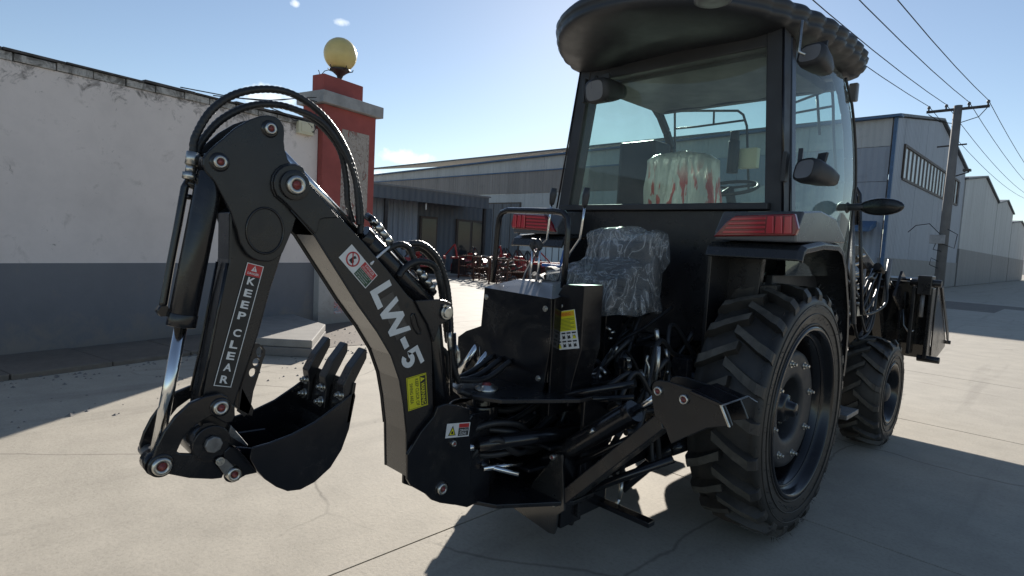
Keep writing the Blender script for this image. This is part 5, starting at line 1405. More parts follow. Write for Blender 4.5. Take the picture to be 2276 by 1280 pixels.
        mb = MB(); mb.lathe(dp, (0, 0, 0), axis=0, n=96); obj('wheel_disc', mb, M['black_plastic'], wl, local=True)
        hp_ = [(-.236, .156), (-.225, .15), (-.16, .15), (-.155, .105), (-.15, .085), (-.09, .075), (-.082, .062), (-.080, .04), (-.045, .036), (-.04, .03), (-.04, .0005)]
        mb = MB(); mb.lathe(hp_, (0, 0, 0), axis=0, n=40); obj('hub', mb, M['black'], wl, local=True)
        for q in range(8):
            a = 2 * math.pi * (q + .3) / 8; c_ = V((-.068, .245 * math.cos(a), .245 * math.sin(a)))
            mb = MB(); mb.cyl(c_, c_ + V((.006, 0, 0)), .019, n=16); mb.cyl(c_ + V((.006, 0, 0)), c_ + V((.018, 0, 0)), .0125, n=6); mb.cyl(c_ + V((.018, 0, 0)), c_ + V((.03, 0, 0)), .0075, n=8)
            obj('wheel_bolt', mb, M['steel'], wl, local=True)
        for q in range(6):
            a = 2 * math.pi * (q + .1) / 6; c_ = V((-.155, .122 * math.cos(a), .122 * math.sin(a)))
            mb = MB(); mb.cyl(c_, c_ + V((.016, 0, 0)), .013, n=6); mb.cyl(c_ + V((.016, 0, 0)), c_ + V((.024, 0, 0)), .008, n=8); obj('hub_bolt', mb, M['steel'], wl, local=True)
    else:
        rp = [(-.01, k_ + .003), (.004, k_), (.002, k_ - .012), (-.02, k_ - .018), (-.035, k_ - .034), (-.10, k_ - .04), (-w_ + .01, k_ - .01)]
        mb = MB(); mb.lathe(rp, (0, 0, 0), axis=0, n=64); obj('rim', mb, M['black'], wl, local=True)
        dp = [(-.12, k_ - .038), (-.11, k_ - .05), (-.09, .13), (-.088, .085), (-.07, .08), (-.03, .07), (-.02, .06), (-.01, .035), (-.008, .0005)]
        mb = MB(); mb.lathe(dp, (0, 0, 0), axis=0, n=48); obj('wheel_disc', mb, M['black_plastic'], wl, local=True)
        for q in range(6):
            a = 2 * math.pi * q / 6; c_ = V((-.089, .108 * math.cos(a), .108 * math.sin(a)))
            mb = MB(); mb.cyl(c_, c_ + V((.018, 0, 0)), .011, n=6); obj('wheel_bolt', mb, M['steel'], wl, local=True)
    return wl
wheel(1, 0, .63, .428, .852, .33, 23, .044)
wheel(-1, 0, .63, .428, .852, .33, 23, .044)
wheel(1, 2.04, .412, .228, .805, .27, 17, .026, True)
wheel(-1, 2.04, .412, .228, .805, .27, 17, .026, True)

# chassis, axles, transmission
mb = MB(); mb.box((-.19, -.55, .46), (.19, 1.2, .92)); mb.box((-.14, 1.2, .50), (.14, 2.6, .90)); obj('chassis', mb, M['black'], TR, bevel=.02)
mb = MB(); mb.lathe([(-.62, .05), (-.62, .10), (-.45, .12), (-.25, .15), (-.2, .18), (.2, .18), (.25, .15), (.45, .12), (.62, .10), (.62, .05)], (0, 0, .63), axis=0, n=28); obj('rear_axle', mb, M['black'], TR)
mb = MB(); mb.lathe([(-.58, .05), (-.5, .07), (-.15, .08), (.15, .08), (.5, .07), (.58, .05)], (0, 2.04, .42), axis=0, n=20); obj('front_axle', mb, M['black'], TR)
# three-point arms, pto shaft, hitch bits and small linkages
mb = MB()
for s_ in (-1, 1):
    mb.beam((s_ * .30, -.25, .50), (s_ * .38, -.98, .48), .03, .055); mb.beam((s_ * .34, -.30, .95), (s_ * .36, -.70, .92), .04, .05)
    mb.cyl((s_ * .35, -.68, .92), (s_ * .37, -.72, .50), .018, n=10)
objs('lift_arm', mb, M['black'], TR, bevel=.003)
mb = MB(); mb.cyl((0, -.55, .62), (0, -.86, .60), .04, n=16); obj('power_shaft', mb, M['cast'], TR)
mb = MB(); mb.cyl((.37, -.71, .62), (.372, -.72, .74), .013, n=8); mb.cyl((.36, -.60, .93), (.36, -.63, 1.02), .012, n=8)
mb.tube([(0.171,-0.950,0.809),(0.176,-0.950,0.873),(0.184,-0.950,0.906)], .011, n=8); mb.tube([(0.159,-0.950,0.753),(0.171,-0.950,0.809)], .009, n=8)
mb.tube([(0.215,-0.800,0.875),(0.232,-0.800,0.921),(0.244,-0.800,0.895),(0.261,-0.800,0.937)], .006, n=6); mb.tube([(0.437,-0.800,0.802),(0.438,-0.800,0.874),(0.420,-0.800,0.901),(0.428,-0.800,0.923)], .005, n=6)
mb.tube([(0.473,-0.800,0.820),(0.481,-0.800,0.892),(0.479,-0.800,0.973)], .010, n=8); mb.tube([(0.149,-0.850,0.759),(0.169,-0.850,0.789),(0.200,-0.850,0.798),(0.217,-0.850,0.780)], .011, n=8)
mb.tube([(0.336,-0.800,0.309),(0.335,-0.800,0.265),(0.328,-0.800,0.224)], .010, n=8); mb.tube([(0.328,-0.800,0.224),(0.311,-0.800,0.180),(0.340,-0.800,0.191)], .010, n=8)
mb.tube([(0.400,-0.600,0.931),(0.412,-0.600,0.879)], .008, n=8)
objs('linkage_fitting', mb, M['steel'], TR)
mb = MB(); mb.ball((.18, -.62, .82), .055, n=14, sc=(.8, 1, 1)); mb.cyl((.18, -.62, .76), (.18, -.62, .70), .03, n=12); mb.box((.02, -.60, .72), (.14, -.52, .86)); obj('hydraulic_filter', mb, M['cast'], TR, bevel=.01)
mb = MB(); mb.ball((0.395,-0.620,0.389), .045, n=14); mb.cyl((0.395,-0.620,0.389), (0.498,-0.500,0.505), .024, n=12); mb.cyl((0.395,-0.620,0.389), (0.301,-0.750,0.251), .028, n=12); mb.cyl((0.452,-0.580,0.447), (0.505,-0.500,0.478), .03, n=12); obj('lower_link', mb, M['black'], TR)
# under-body lines between backhoe frame and tractor
mb = MB()
mb.beam((.33, -1.02, .42), (.33, .9, .50), .05, .10); mb.beam((-.33, -1.02, .42), (-.33, .9, .50), .05, .10); mb.box((-.36, -1.0, .36), (.36, -.94, .50)); obj('sub_frame', mb, M['black'], TR, bevel=.004)
mb = MB(); mb.box((.20, -.95, .225), (.58, -.90, .25)); obj('draw_bar', mb, M['black'], TR, bevel=.004)
rr = random.Random(33)
for k in range(28):
    x0 = rr.uniform(-.2, .46); 
    pts = [(x0 + rr.uniform(-.05, .05), -1.0, rr.uniform(.55, .95)), (x0 + rr.uniform(-.08, .08), -.88, rr.uniform(.5, .9)), (x0 + rr.uniform(-.1, .1), -.7, rr.uniform(.5, 1.0)), (x0 + rr.uniform(-.1, .1), -.5, rr.uniform(.6, 1.05)), (x0, -.3, rr.uniform(.7, 1.1))]
    ribbed_hose(pts, rr.choice((.009, .011, .013)), ribs=False, parent=TR)
fb = MB()  # loose steel bits, added for silver highlights among the hoses
for k in range(26):
    p = V((rr.uniform(-.05, .46), rr.uniform(-.98, -.6), rr.uniform(.55, 1.02))); d = V((rr.uniform(-1, 1), rr.uniform(-1, 1), rr.uniform(-1, 1))).normalized()
    fb.cyl(p, p + d * rr.uniform(.015, .045), rr.uniform(.006, .012), n=6)
objs('hose_fitting', fb, M['steel'], TR)
fb = MB()
for k in range(12):
    p = V((rr.uniform(-.1, .45), rr.uniform(-.9, -.5), rr.uniform(.55, 1.0))); fb.box(p, p + V((rr.uniform(.02, .09), rr.uniform(.01, .05), rr.uniform(.02, .12))))
objs('valve_block', fb, M['black'], TR, bevel=.003)
ribbed_hose([(.42, -.95, .56), (.40, -.9, .42), (.36, -.86, .34), (.31, -.85, .38), (.30, -.84, .50)], .012, ribs=False, parent=TR)
ribbed_hose([(.50, -.8, .60), (.49, -.75, .46), (.45, -.72, .40), (.42, -.70, .48), (.42, -.70, .62)], .012, ribs=False, parent=TR)

# ---- cab body: bulkhead, fenders
mb = MB(); mb.prism([(-.62, .92), (.62, .92), (.66, 1.62), (-.66, 1.62)], -.16, -.12, 1); obj('cab_bulkhead', mb, M['black_satin'], TR, bevel=.005)
mb = MB(); mb.box((-.66, -.20, 1.62), (.66, -.125, 1.655)); obj('rear_window_sill', mb, M['black_plastic'], TR, bevel=.005)
mb = MB(); mb.box((-.66, -.12, .92), (.66, 1.05, .96)); obj('cab_floor', mb, M['black_plastic'], TR)
for s_ in (-1, 1):
    # inner wheel-well wall
    mb = MB(); ins = [(-.36, .80), (-.36, 1.42), (.45, 1.50), (.75, 1.30), (.86, .95), (.86, .62), (.74, .60), (.70, .85), (.5, .80), (.2, .9), (-.2, .9)]
    mb.prism(ins, min(s_ * .455, s_ * .475), max(s_ * .455, s_ * .475)); obj('inner_fender', mb, M['black_satin'], TR, bevel=.003)
    # fender shell, arched over the tyre
    prof = [(-.40, 1.385), (-.38, 1.43), (-.34, 1.452), (-.1, 1.478), (.20, 1.480), (.40, 1.455), (.56, 1.385), (.68, 1.27), (.76, 1.12), (.80, .95), (.81, .80), (.80, .70)]
    mb = MB(); vs = []; m_ = len(prof)
    for i, (y_, z_) in enumerate(prof):
        a = V(prof[max(0, i - 1)]); b_ = V(prof[min(m_ - 1, i + 1)]); d = (b_ - a).normalized(); nn = V((d.y, -d.x)) 
        xs_ = (.46, .70, .88, .905, .90, .89, .46)
        ofs = (0, .0, .002, .014, .040, .018, .016)
        tp_ = min(1, max(0, (y_ - .05) / .6)) * .095
        for x_, o_ in zip(xs_, ofs): vs.append((s_ * (x_ - (tp_ * (x_ - .46) / .44 if x_ > .5 else 0)), y_ + nn.x * o_, z_ + nn.y * o_))
    K_ = 7; fs = [(i * K_ + k, i * K_ + (k + 1) % K_, (i + 1) * K_ + (k + 1) % K_, (i + 1) * K_ + k) for i in range(m_ - 1) for k in range(K_)] + [tuple(range(K_)), tuple(range(m_ * K_ - 1, m_ * K_ - K_ - 1, -1))]
    mb.add(vs, fs, smooth=False); obj('fender', mb, M['fender'], TR, bevel=.004)
    # forward closing panel of the wheel well
    mb = MB(); mb.prism([(s_ * .46, .62), (s_ * .74, .62), (s_ * .755, 1.0), (s_ * .72, 1.22), (s_ * .46, 1.30)], .72, .74, 1); obj('wheel_well_front', mb, M['black_satin'], TR)
    # lamp housing on top of the fender
    mb = MB(); mb.prism([(-.40, 1.46), (-.40, 1.50), (-.33, 1.60), (-.1, 1.62), (.12, 1.60), (.3, 1.50), (.3, 1.482)], min(s_ * .50, s_ * .875), max(s_ * .50, s_ * .875)); obj('lamp_housing', mb, M['housing'], TR, bevel=.022, seg=4)
    lp = [(.50, 1.475), (.875, 1.490), (.885, 1.52), (.865, 1.585), (.60, 1.575), (.56, 1.545)]
    mb = MB(); mb.prism([(s_ * a, b_) for a, b_ in lp], -.415, -.385, 1); tl = obj('tail_lamp', mb, M['dark_red_lens'], TR, bevel=.006, seg=3)
    for k in range(4):
        z_ = 1.492 + .020 * k
        mb = MB(); mb.prism([(s_ * (.545 + .012 * k), z_), (s_ * .745, z_ + .006), (s_ * .745, z_ + .017), (s_ * (.555 + .012 * k), z_ + .012)], -.421, -.4155, 1); obj('lens_strip', mb, M['red_lens'], tl, bevel=.002)
    for k in range(3):
        mb = MB(); mb.prism([(s_ * (.752 + .038 * k), 1.495), (s_ * (.786 + .038 * k), 1.497), (s_ * (.780 + .038 * k), 1.575), (s_ * (.752 + .038 * k), 1.572)], -.424, -.4155, 1); obj('lens_strip', mb, M['red_lens'], tl, bevel=.003)
mb = MB(); q = (0.470,1.151,1.370); mb.cyl((.475, .30, 1.29), (.483, .30, 1.29), .014, n=12); obj('bolt', mb, M['steel'], TR)

# ---- cab pillars
def pillar(name, pts, w_, d_, mat='black_plastic'):
    mb = MB()
    for a, b_ in zip(pts, pts[1:]): mb.beam(a, b_, w_, d_, up=(0, 1, 0))
    return obj(name, mb, M[mat], TR, bevel=.008, seg=2)
def edge_y(z_):
    t_ = [(1.0, 1.10), (1.5, 1.13), (1.9, 1.15), (2.18, 1.04), (2.36, .90), (2.45, .77), (2.52, .62)]
    for (z0, y0), (z1, y1) in zip(t_, t_[1:]):
        if z_ <= z1: return y0 + (y1 - y0) * max(0, (z_ - z0)) / (z1 - z0)
    return t_[-1][1]
for s_ in (-1, 1):
    ptx = .605 if s_ > 0 else .555
    pillar('rear_pillar', [(s_ * .675, -.11, 1.58), (s_ * ptx, -.10, 2.50)], .085, .10)
    mb = MB(); mb.tube([(s_ * .722, -.165, 1.60), (s_ * (ptx + .04), -.150, 2.50)], .006, n=8); obj('pillar_trim', mb, M['black'], TR)
    mb = MB(); mb.beam((s_ * .70, -.03, 1.60), (s_ * (ptx + .02), -.02, 2.48), .05, .06, up=(0, 1, 0)); obj('door_post', mb, M['black'], TR, bevel=.006)
    fpx = .635 if s_ > 0 else .60
    pillar('front_pillar', [(s_ * fpx, edge_y(z_) - .02, z_) for z_ in (1.0, 1.5, 1.7, 1.9, 2.05, 2.2, 2.3, 2.4, 2.48)], .045, .05)
    pillar('roof_rail', [(s_ * .60, -.1, 2.455), (s_ * .60, .84, 2.455)], .07, .08)
    # curved door glass
    mb = MB(); vs = []; N_, K_ = 10, 8
    for i in range(N_ + 1):
        f = i / N_
        for k in range(K_ + 1):
            g_ = k / K_
            yb_ = .0 + g_ * 1.14; zt_ = 1.30 + f * 1.16
            if k == K_: yb_ = 1.14 - .10 * f * f
            x_ = s_ * ((.70 - .075 * f) * (1 - g_) + (fpx + .03) * g_ + .035 * math.sin(math.pi * g_))
            yb_ = g_ * edge_y(zt_)
            vs.append((x_, yb_, zt_))
    fs = [(i * (K_ + 1) + k, i * (K_ + 1) + k + 1, (i + 1) * (K_ + 1) + k + 1, (i + 1) * (K_ + 1) + k) for i in range(N_) for k in range(K_)]
    mb.add(vs, fs, smooth=True); obj('door_glass', mb, M['glass'], TR, fix=False)
    ed = [vs[i * (K_ + 1) + K_] for i in range(N_ + 1)]
    mb = MB(); mb.tube([V(e_) + V((s_ * .004, .006, 0)) for e_ in ed], .008, n=8); obj('glass_edge', mb, M['black_plastic'], TR)
    mb = MB(); mb.prism([(.0, .96), (1.12, .96), (1.14, 1.30), (.0, 1.30)], min(s_ * .60, s_ * .64), max(s_ * .60, s_ * .64)); obj('door_panel', mb, M['black_plastic'], TR, bevel=.005)
pillar('rear_header', [(-.60, -.10, 2.46), (.60, -.10, 2.46)], .08, .09)
pillar('front_header', [(-.60, .80, 2.435), (.60, .80, 2.435)], .05, .06)
mb = MB(); mb.add([(-.64, -.14, 1.655), (.64, -.14, 1.655), (.58, -.13, 2.43), (-.58, -.13, 2.43)], [(0, 1, 2, 3)]); obj('rear_glass', mb, M['glass'], TR, fix=False)
mb = MB(); zz_ = [1.45 + .98 * k / 14 for k in range(15)]
mb.add([(x_, edge_y(z_), z_) for z_ in zz_ for x_ in (-.60, .60)], [(2 * k, 2 * k + 1, 2 * k + 3, 2 * k + 2) for k in range(14)], smooth=True); obj('windscreen', mb, M['glass'], TR, fix=False)
# headliner with scalloped front edge
pts = [(-.56, -.06), (.56, -.06), (.56, .78)]
for k in range(13):
    f = k / 12; pts.append((.5 - f * 1.0, .74 - .05 * abs(math.sin(f * 9))))
pts.append((-.56, .78))
mb = MB(); mb.prism(pts, 2.40, 2.46, 2); obj('headliner', mb, M['black_plastic'], TR, bevel=.006)

# ---- roof: rounded slab with scalloped rim
def rrect(hx, y0, y1, r, n=10):
    pts = []
    for (cx_, cy_, a0) in ((hx - r, y1 - r, 0), (-hx + r, y1 - r, 90), (-hx + r, y0 + r, 180), (hx - r, y0 + r, 270)):
        for k in range(n + 1):
            a = R(a0 + 90 * k / n); pts.append((cx_ + r * math.cos(a), cy_ + r * math.sin(a), math.cos(a), math.sin(a)))
    return pts
def dense(pts, step=.02):
    out_ = []
    for i in range(len(pts)):
        a = pts[i]; b_ = pts[(i + 1) % len(pts)]; L = math.hypot(b_[0] - a[0], b_[1] - a[1]); k_ = max(1, int(L / step))
        for j in range(k_): t = j / k_; out_.append(tuple(a[q] + (b_[q] - a[q]) * t for q in range(4)))
    return out_
half = [(0, -.80), (.17, -.775), (.33, -.70), (.48, -.57), (.62, -.38), (.71, -.17), (.765, .06), (.795, .30), (.795, .62), (.76, .84), (.66, .99), (.45, 1.05), (0, 1.06)]
def smooth_loop(pts, k_=14):
    out_ = []; n_ = len(pts)
    for i in range(n_):
        a, b_, c_, d_ = (V(pts[(i + q) % n_]) for q in (-1, 0, 1, 2))
        for j in range(k_):
            t = j / k_; out_.append(0.5 * ((2 * b_) + (c_ - a) * t + (2 * a - 5 * b_ + 4 * c_ - d_) * t * t + (3 * b_ - a - 3 * c_ + d_) * t ** 3))
    return out_
loop = smooth_loop(half + [(-x_ * (.93 if y_ < .2 else .97), y_) for x_, y_ in reversed(half[1:-1])])
L_ = len(loop); nrm_ = []; arcl = [0.0]
for i in range(L_):
    d = (loop[(i + 1) % L_] - loop[i - 1]).normalized(); nrm_.append(V((d.y, -d.x)))
    arcl.append(arcl[-1] + (loop[(i + 1) % L_] - loop[i]).length)
nr_ = round(arcl[-1] / .135)
levels = [(2.478, .36, 0), (2.476, .22, 0), (2.484, .11, .0), (2.494, .05, .5), (2.508, .020, 1), (2.528, .008, 1), (2.540, .020, .9), (2.553, .006, 1), (2.578, .0, 1), (2.60, .02, .8), (2.618, .06, .5), (2.63, .13, .2), (2.64, .25, 0), (2.645, .4, 0)]
mb = MB(); vs = []
for z_, ins, rip in levels:
    for i in range(L_):
        p_ = loop[i]; sgn_ = 1 if nrm_[0].y < 0 else -1
        side_w = min(1, abs(nrm_[i].x) * 1.4) * min(1, max(0.12, (p_.y + .45) / .4))
        o_ = ins + rip * side_w * .032 * (abs(math.cos(math.pi * nr_ * arcl[i] / arcl[-1])) ** .6 * -1 + 1) 
        lift = .03 * max(0, -p_.y - .25)
        vs.append((p_.x - sgn_ * nrm_[i].x * o_, p_.y - sgn_ * nrm_[i].y * o_, z_ + lift))
fs = [(j * L_ + i, j * L_ + (i + 1) % L_, (j + 1) * L_ + (i + 1) % L_, (j + 1) * L_ + i) for j in range(len(levels) - 1) for i in range(L_)]
fs += [tuple(range(L_ - 1, -1, -1)), tuple(range((len(levels) - 1) * L_, len(levels) * L_))]
mb.add(vs, fs, smooth=True); obj('roof', mb, M['roof_plastic'], TR)
mb = MB(); mb.lathe([(0, .08), (-.012, .08), (-.02, .06), (-.014, .0005)], (0.527,-0.640,2.500), axis=2, n=28); obj('dome_cover', mb, M['grey_plastic'], TR)

# ---- work lights, indicators, mirrors
def work_light(p, d, sc=1.0):
    p, d = V(p), V(d).normalized(); r = d.cross(V((0, 0, 1))).normalized(); u = r.cross(d)
    mb = MB(); rings = [(0, .055, .045), (.03, .058, .048), (.10, .046, .038), (.15, .030, .025), (.16, .012, .01)]
    vs = []; K_ = 20
    for t, a, b_ in rings:
        for k in range(K_):
            th = 2 * math.pi * k / K_; sp = lambda v_: math.copysign(abs(v_) ** .6, v_)
            vs.append(p - d * t * sc + r * a * sc * sp(math.cos(th)) + u * b_ * sc * sp(math.sin(th)))
    fs = [(j * K_ + i, j * K_ + (i + 1) % K_, (j + 1) * K_ + (i + 1) % K_, (j + 1) * K_ + i) for j in range(4) for i in range(K_)] + [tuple(range(K_)), tuple(range(5 * K_ - 1, 4 * K_ - 1, -1))]
    mb.add(vs, fs, smooth=True); b = obj('work_light', mb, M['black_plastic'], TR)
    mb = MB(); vs = [p + d * .002 + r * .046 * sc * math.copysign(abs(math.cos(t)) ** .6, math.cos(t)) + u * .037 * sc * math.copysign(abs(math.sin(t)) ** .6, math.sin(t)) for t in [2 * math.pi * k / 20 for k in range(20)]]
    mb.add(vs, [tuple(range(20))]); obj('lamp_glass', mb, M['grey_plastic'], b)
    mb = MB(); mb.beam(p - d * .07 * sc + u * .04, p - d * .07 * sc + u * .10, .05, .012, up=tuple(d)); obj('lamp_bracket', mb, M['black_plastic'], b)
# lights on brackets at the rear pillars
for s_ in (-1, 1):
    q = (-0.371,-0.280,2.307) if s_ < 0 else (0.811,-0.220,1.798)
    work_light((q[0] + .02, q[1] - .03, q[2]), (s_ * .15 if s_ < 0 else -.5, -1, -.15) if s_ < 0 else (-.55, -1, .25), 1.15 if s_ > 0 else 1.5)
    mb = MB(); mb.beam((q[0] - .02, q[1] + .02, q[2] + .06), (q[0] - .05, q[1] + .12, q[2] + .03), .02, .10); mb.box((q[0] - .09, q[1] - .01, q[2] - .05), (q[0] - .07, q[1] + .03, q[2] + .09)); obj('light_mount', mb, M['black_plastic'], TR, bevel=.003)
q = (0.776,-0.150,2.348)
work_light(q, (-.2, -1, .3), 1.1)
mb = MB(); q0 = (0.747,-0.200,2.488); q1 = (0.745,-0.200,2.347); mb.tube([q0, q1, (0.774,-0.200,2.327)], .007, n=8); obj('light_rod', mb, M['steel'], TR)
mb = MB(); q = (0.651,0.920,2.413); mb.box((q[0] - .005, q[1] - .02, q[2] - .055), (q[0] + .045, q[1] + .02, q[2] + .055)); mb.beam((q[0] - .04, q[1], q[2]), (q[0], q[1], q[2]), .03, .02); obj('side_indicator', mb, M['grey_plastic'], TR, bevel=.008)
for s_ in (1, -1):
    mr_ = MB(); a = (0.725,0.950,1.723); mr_.tube([(s_ * .66, .98, 1.722), (s_ * .70, .97, 1.724), (s_ * .78, .96, 1.724)], .022, n=12)
    mr_.ball((s_ * .66, .98, 1.722), .042, n=14)
    mirror = obj('mirror_arm', mr_, M['black_plastic'], TR)
    mb = MB(); vs = []; K_ = 24
    for t, a_, b_ in ((-.03, .055, .030), (-.012, .112, .048), (0, .118, .052), (.008, .112, .048), (.010, .100, .040)):
        for k in range(K_):
            th = 2 * math.pi * k / K_; vs.append((s_ * .87 + a_ * math.cos(th), .955 - t * 1.4, 1.724 + b_ * math.sin(th)))
    fs = [(j * K_ + i, j * K_ + (i + 1) % K_, (j + 1) * K_ + (i + 1) % K_, (j + 1) * K_ + i) for j in range(4) for i in range(K_)] + [tuple(range(K_)), tuple(range(5 * K_ - 1, 4 * K_ - 1, -1))]
    mb.add(vs, fs, smooth=True); obj('mirror_head', mb, M['black'], mirror)
# ---- cab interior
mb = MB(); tor = [((0.049,0.620,1.834))] 
cxw = V((0.074,0.620,1.824)); tilt = Matrix.Rotation(R(62), 3, 'X')
mb.tube([cxw + V((.185 * math.cos(t), .12 * math.sin(t), .055 * math.sin(t))) for t in [2 * math.pi * k / 40 for k in range(40)]], .012, n=8, closed=True)
for a in (.4, 2.7, 4.7): mb.tube([cxw, cxw + V((.18 * math.cos(a), .12 * math.sin(a), .055 * math.sin(a)))], .009, n=6)
mb.cyl(cxw, cxw + V((0, .25, -.4)), .03, n=10); obj('steering_wheel', mb, M['black_plastic'], TR)
mb = MB(); mb.box((-.36, .86, 1.0), (.36, 1.12, 1.56)); obj('dashboard', mb, M['black_plastic'], TR, bevel=.03)
mb = MB(); cushion(mb, (-.26, .12, 1.28), (.26, .60, 1.42)); obj('driver_seat', mb, M['black_plastic'], TR)
bx = [(-0.235,2.083),(0.019,2.077),(0.068,2.009),(0.103,1.691),(-0.230,1.695)]
mb = MB(); N, K = 16, 28; vs = []
x0_, x1_ = bx[4][0] - .0, bx[2][0]
for i in range(N + 1):
    t = i / N
    for k in range(K):
        th = 2 * math.pi * k / K; sp = lambda v_, e_: math.copysign(abs(v_) ** e_, v_)
        cl = 1 if i < N - 1 else (.8 if i == N - 1 else .03)
        hx = ((x1_ - x0_) / 2 + .10) * (1 - .12 * t) * cl
        p = V(((x0_ + x1_) / 2 + .05 + hx * sp(math.cos(th), .45), .20 + .09 * cl * sp(math.sin(th), .5), 1.45 + t * .56))
        vs.append(p + mn.noise_vector(p * 8) * .02 + mn.noise_vector(V((p.x * 26, p.y * 26, p.z * 4))) * .014)
fs = [(i * K + k, i * K + (k + 1) % K, (i + 1) * K + (k + 1) % K, (i + 1) * K + k) for i in range(N) for k in range(K)]
mb.add(vs, fs, smooth=True); obj('seat_back_cover', mb, M['bag'], TR, fix=False)
mb = MB(); a = (-0.714,0.500,2.161); b_ = (-0.416,0.500,1.727); mb.box((a[0], .48, 1.3), (b_[0], .70, a[2])); obj('control_pod', mb, M['black_plastic'], TR, bevel=.02)
mb = MB(); a = (0.151,0.550,2.063); b_ = (0.269,0.550,1.938); mb.box((a[0], .55, b_[2]), (b_[0], .60, a[2])); obj('display_screen', mb, M['cream'], TR, bevel=.006)
mb = MB(); a = (0.133,0.500,2.126); mb.cyl((a[0], .52, a[2] - .22), (a[0], .52, a[2] - .02), .035, n=16); mb.cyl((a[0], .52, a[2] - .02), (a[0], .52, a[2] + .04), .028, n=12); obj('grab_handle', mb, M['black_plastic'], TR, bevel=.004)
mb = MB(); a = (0.168,0.500,2.054); 
for px_ in (1400, 1680):
    pass
mb.tube([(.25, .95, 1.5), (.32, .9, 1.7), (.36, .85, 1.9)], .012, n=8); mb.tube([(-.30, .7, 1.3), (-.31, .66, 1.55)], .01, n=8); obj('gear_lever', mb, M['black_plastic'], TR)
# added tubes ahead of the windscreen, in place of a reflection in the glass
mb = MB()
Yg = 1.55
pp = [(-0.910,1.550,2.617),(-0.717,1.550,2.597),(-0.340,1.550,2.551),(-0.293,1.550,2.514),(-0.256,1.550,2.421)]
mb.tube(pp, .010, n=8); mb.tube([(-0.897,1.550,2.465),(-0.705,1.550,2.461),(-0.278,1.550,2.469)], .009, n=8); mb.tube([(-0.545,1.550,2.576),(-0.539,1.550,2.458)], .009, n=8)
mb.tube([(0.012,1.550,2.535),(0.321,1.550,2.617),(0.353,1.550,2.600),(0.367,1.550,2.499),(0.388,1.550,2.290),(0.443,1.550,1.902)], .010, n=8); mb.tube([(0.018,1.550,2.474),(0.362,1.550,2.497)], .009, n=8); mb.tube([(0.250,1.550,2.599),(0.294,1.550,2.299)], .010, n=8)
mb.tube([(-0.256,1.550,2.421),(-0.200,1.550,1.921)], .010, n=8)
mb.tube([(-0.910,1.550,2.617),(-0.848,1.550,1.862)], .010, n=8)
obj('reflection_rail', mb, M['black_plastic'], TR)
# engine hood ahead of the cab
mb = MB(); cushion(mb, (-.30, 1.15, .92), (.30, 2.70, 1.46)); obj('engine_hood', mb, M['black'], TR)
# fuel tank and step on the right, left
for s_ in (1, -1):
    mb = MB(); cushion(mb, (min(s_ * .42, s_ * .66), .92, .50), (max(s_ * .42, s_ * .66), 1.42, .82)); obj('fuel_tank', mb, M['black_satin'], TR)
    mb = MB(); mb.box((min(s_ * .58, s_ * .80), .95, .40), (max(s_ * .58, s_ * .80), 1.2, .43)); mb.beam((s_ * .62, 1.0, .43), (s_ * .62, 1.0, .62), .03, .03); mb.beam((s_ * .78, .98, .42), (s_ * .78, .98, .66), .02, .03); obj('cab_step', mb, M['cast'], TR, bevel=.003)

# ================================================================== FRONT LOADER
FL = thing('front_loader', 'black front loader with bucket carried low ahead of the tractor', 'front loader', (0, 2.4, 0))
for s_ in (1, -1):
    mb = MB(); mb.box((min(s_ * .44, s_ * .54), 1.50, .55), (max(s_ * .44, s_ * .54), 1.62, 1.50)); mb.beam((s_ * .49, 1.56, .70), (s_ * .30, 1.56, .60), .12, .14); obj('loader_mast', mb, M['black'], FL, bevel=.006)
    mb = MB()
    for a, b_ in zip([(s_ * .49, 1.52, 1.48), (s_ * .49, 2.0, 1.46), (s_ * .49, 2.55, 1.28), (s_ * .49, 2.95, .72)], [(s_ * .49, 2.0, 1.46), (s_ * .49, 2.55, 1.28), (s_ * .49, 2.95, .72)]): mb.beam(a, b_, .07, .10)
    obj('loader_arm', mb, M['black'], FL, bevel=.006)
    mb = MB(); mb.cyl((s_ * .53, 1.60, .80), (s_ * .53, 2.05, 1.12), .033, n=16); mb.cyl((s_ * .56, 2.35, 1.36), (s_ * .56, 2.70, 1.26), .030, n=16); objs('lift_cylinder', mb, M['black'], FL)
    mb = MB(); mb.cyl((s_ * .53, 2.05, 1.12), (s_ * .53, 2.35, 1.33), .016, n=12); mb.cyl((s_ * .56, 2.70, 1.26), (s_ * .58, 2.92, 1.15), .014, n=12); objs('cylinder_rod', mb, M['chrome'], FL)
    mb = MB(); mb.cyl((s_ * .60, 2.5, 1.05), (s_ * .60, 2.55, 1.42), .018, n=12); mb.cyl((s_ * .64, 1.66, 1.22), (s_ * .64, 1.66, 1.34), .012, n=8); objs('side_strut', mb, M['grey_plastic'], FL)
    mb = MB(); mb.prism([(2.55, 1.12), (2.75, 1.33), (3.0, 1.22), (2.98, .70), (2.88, .66), (2.80, 1.0)], min(s_ * .64, s_ * .66), max(s_ * .64, s_ * .66)); obj('bell_crank', mb, M['black'], FL, bevel=.004)
rr = random.Random(8)
for k in range(9):
    y0_ = 1.45; z0_ = rr.uniform(1.0, 1.5); x_ = rr.uniform(.50, .66)
    ribbed_hose([(x_ - .05, 1.45, z0_), (x_, 1.6 + rr.uniform(0, .1), z0_ + rr.uniform(-.25, .05)), (x_ + rr.uniform(-.02, .04), 1.85, z0_ - rr.uniform(.05, .3)), (x_, 2.1 + rr.uniform(0, .2), z0_ - rr.uniform(.0, .2)), (x_ - .04, 2.4, 1.30)], .010, ribs=False, parent=FL)
mb = MB()
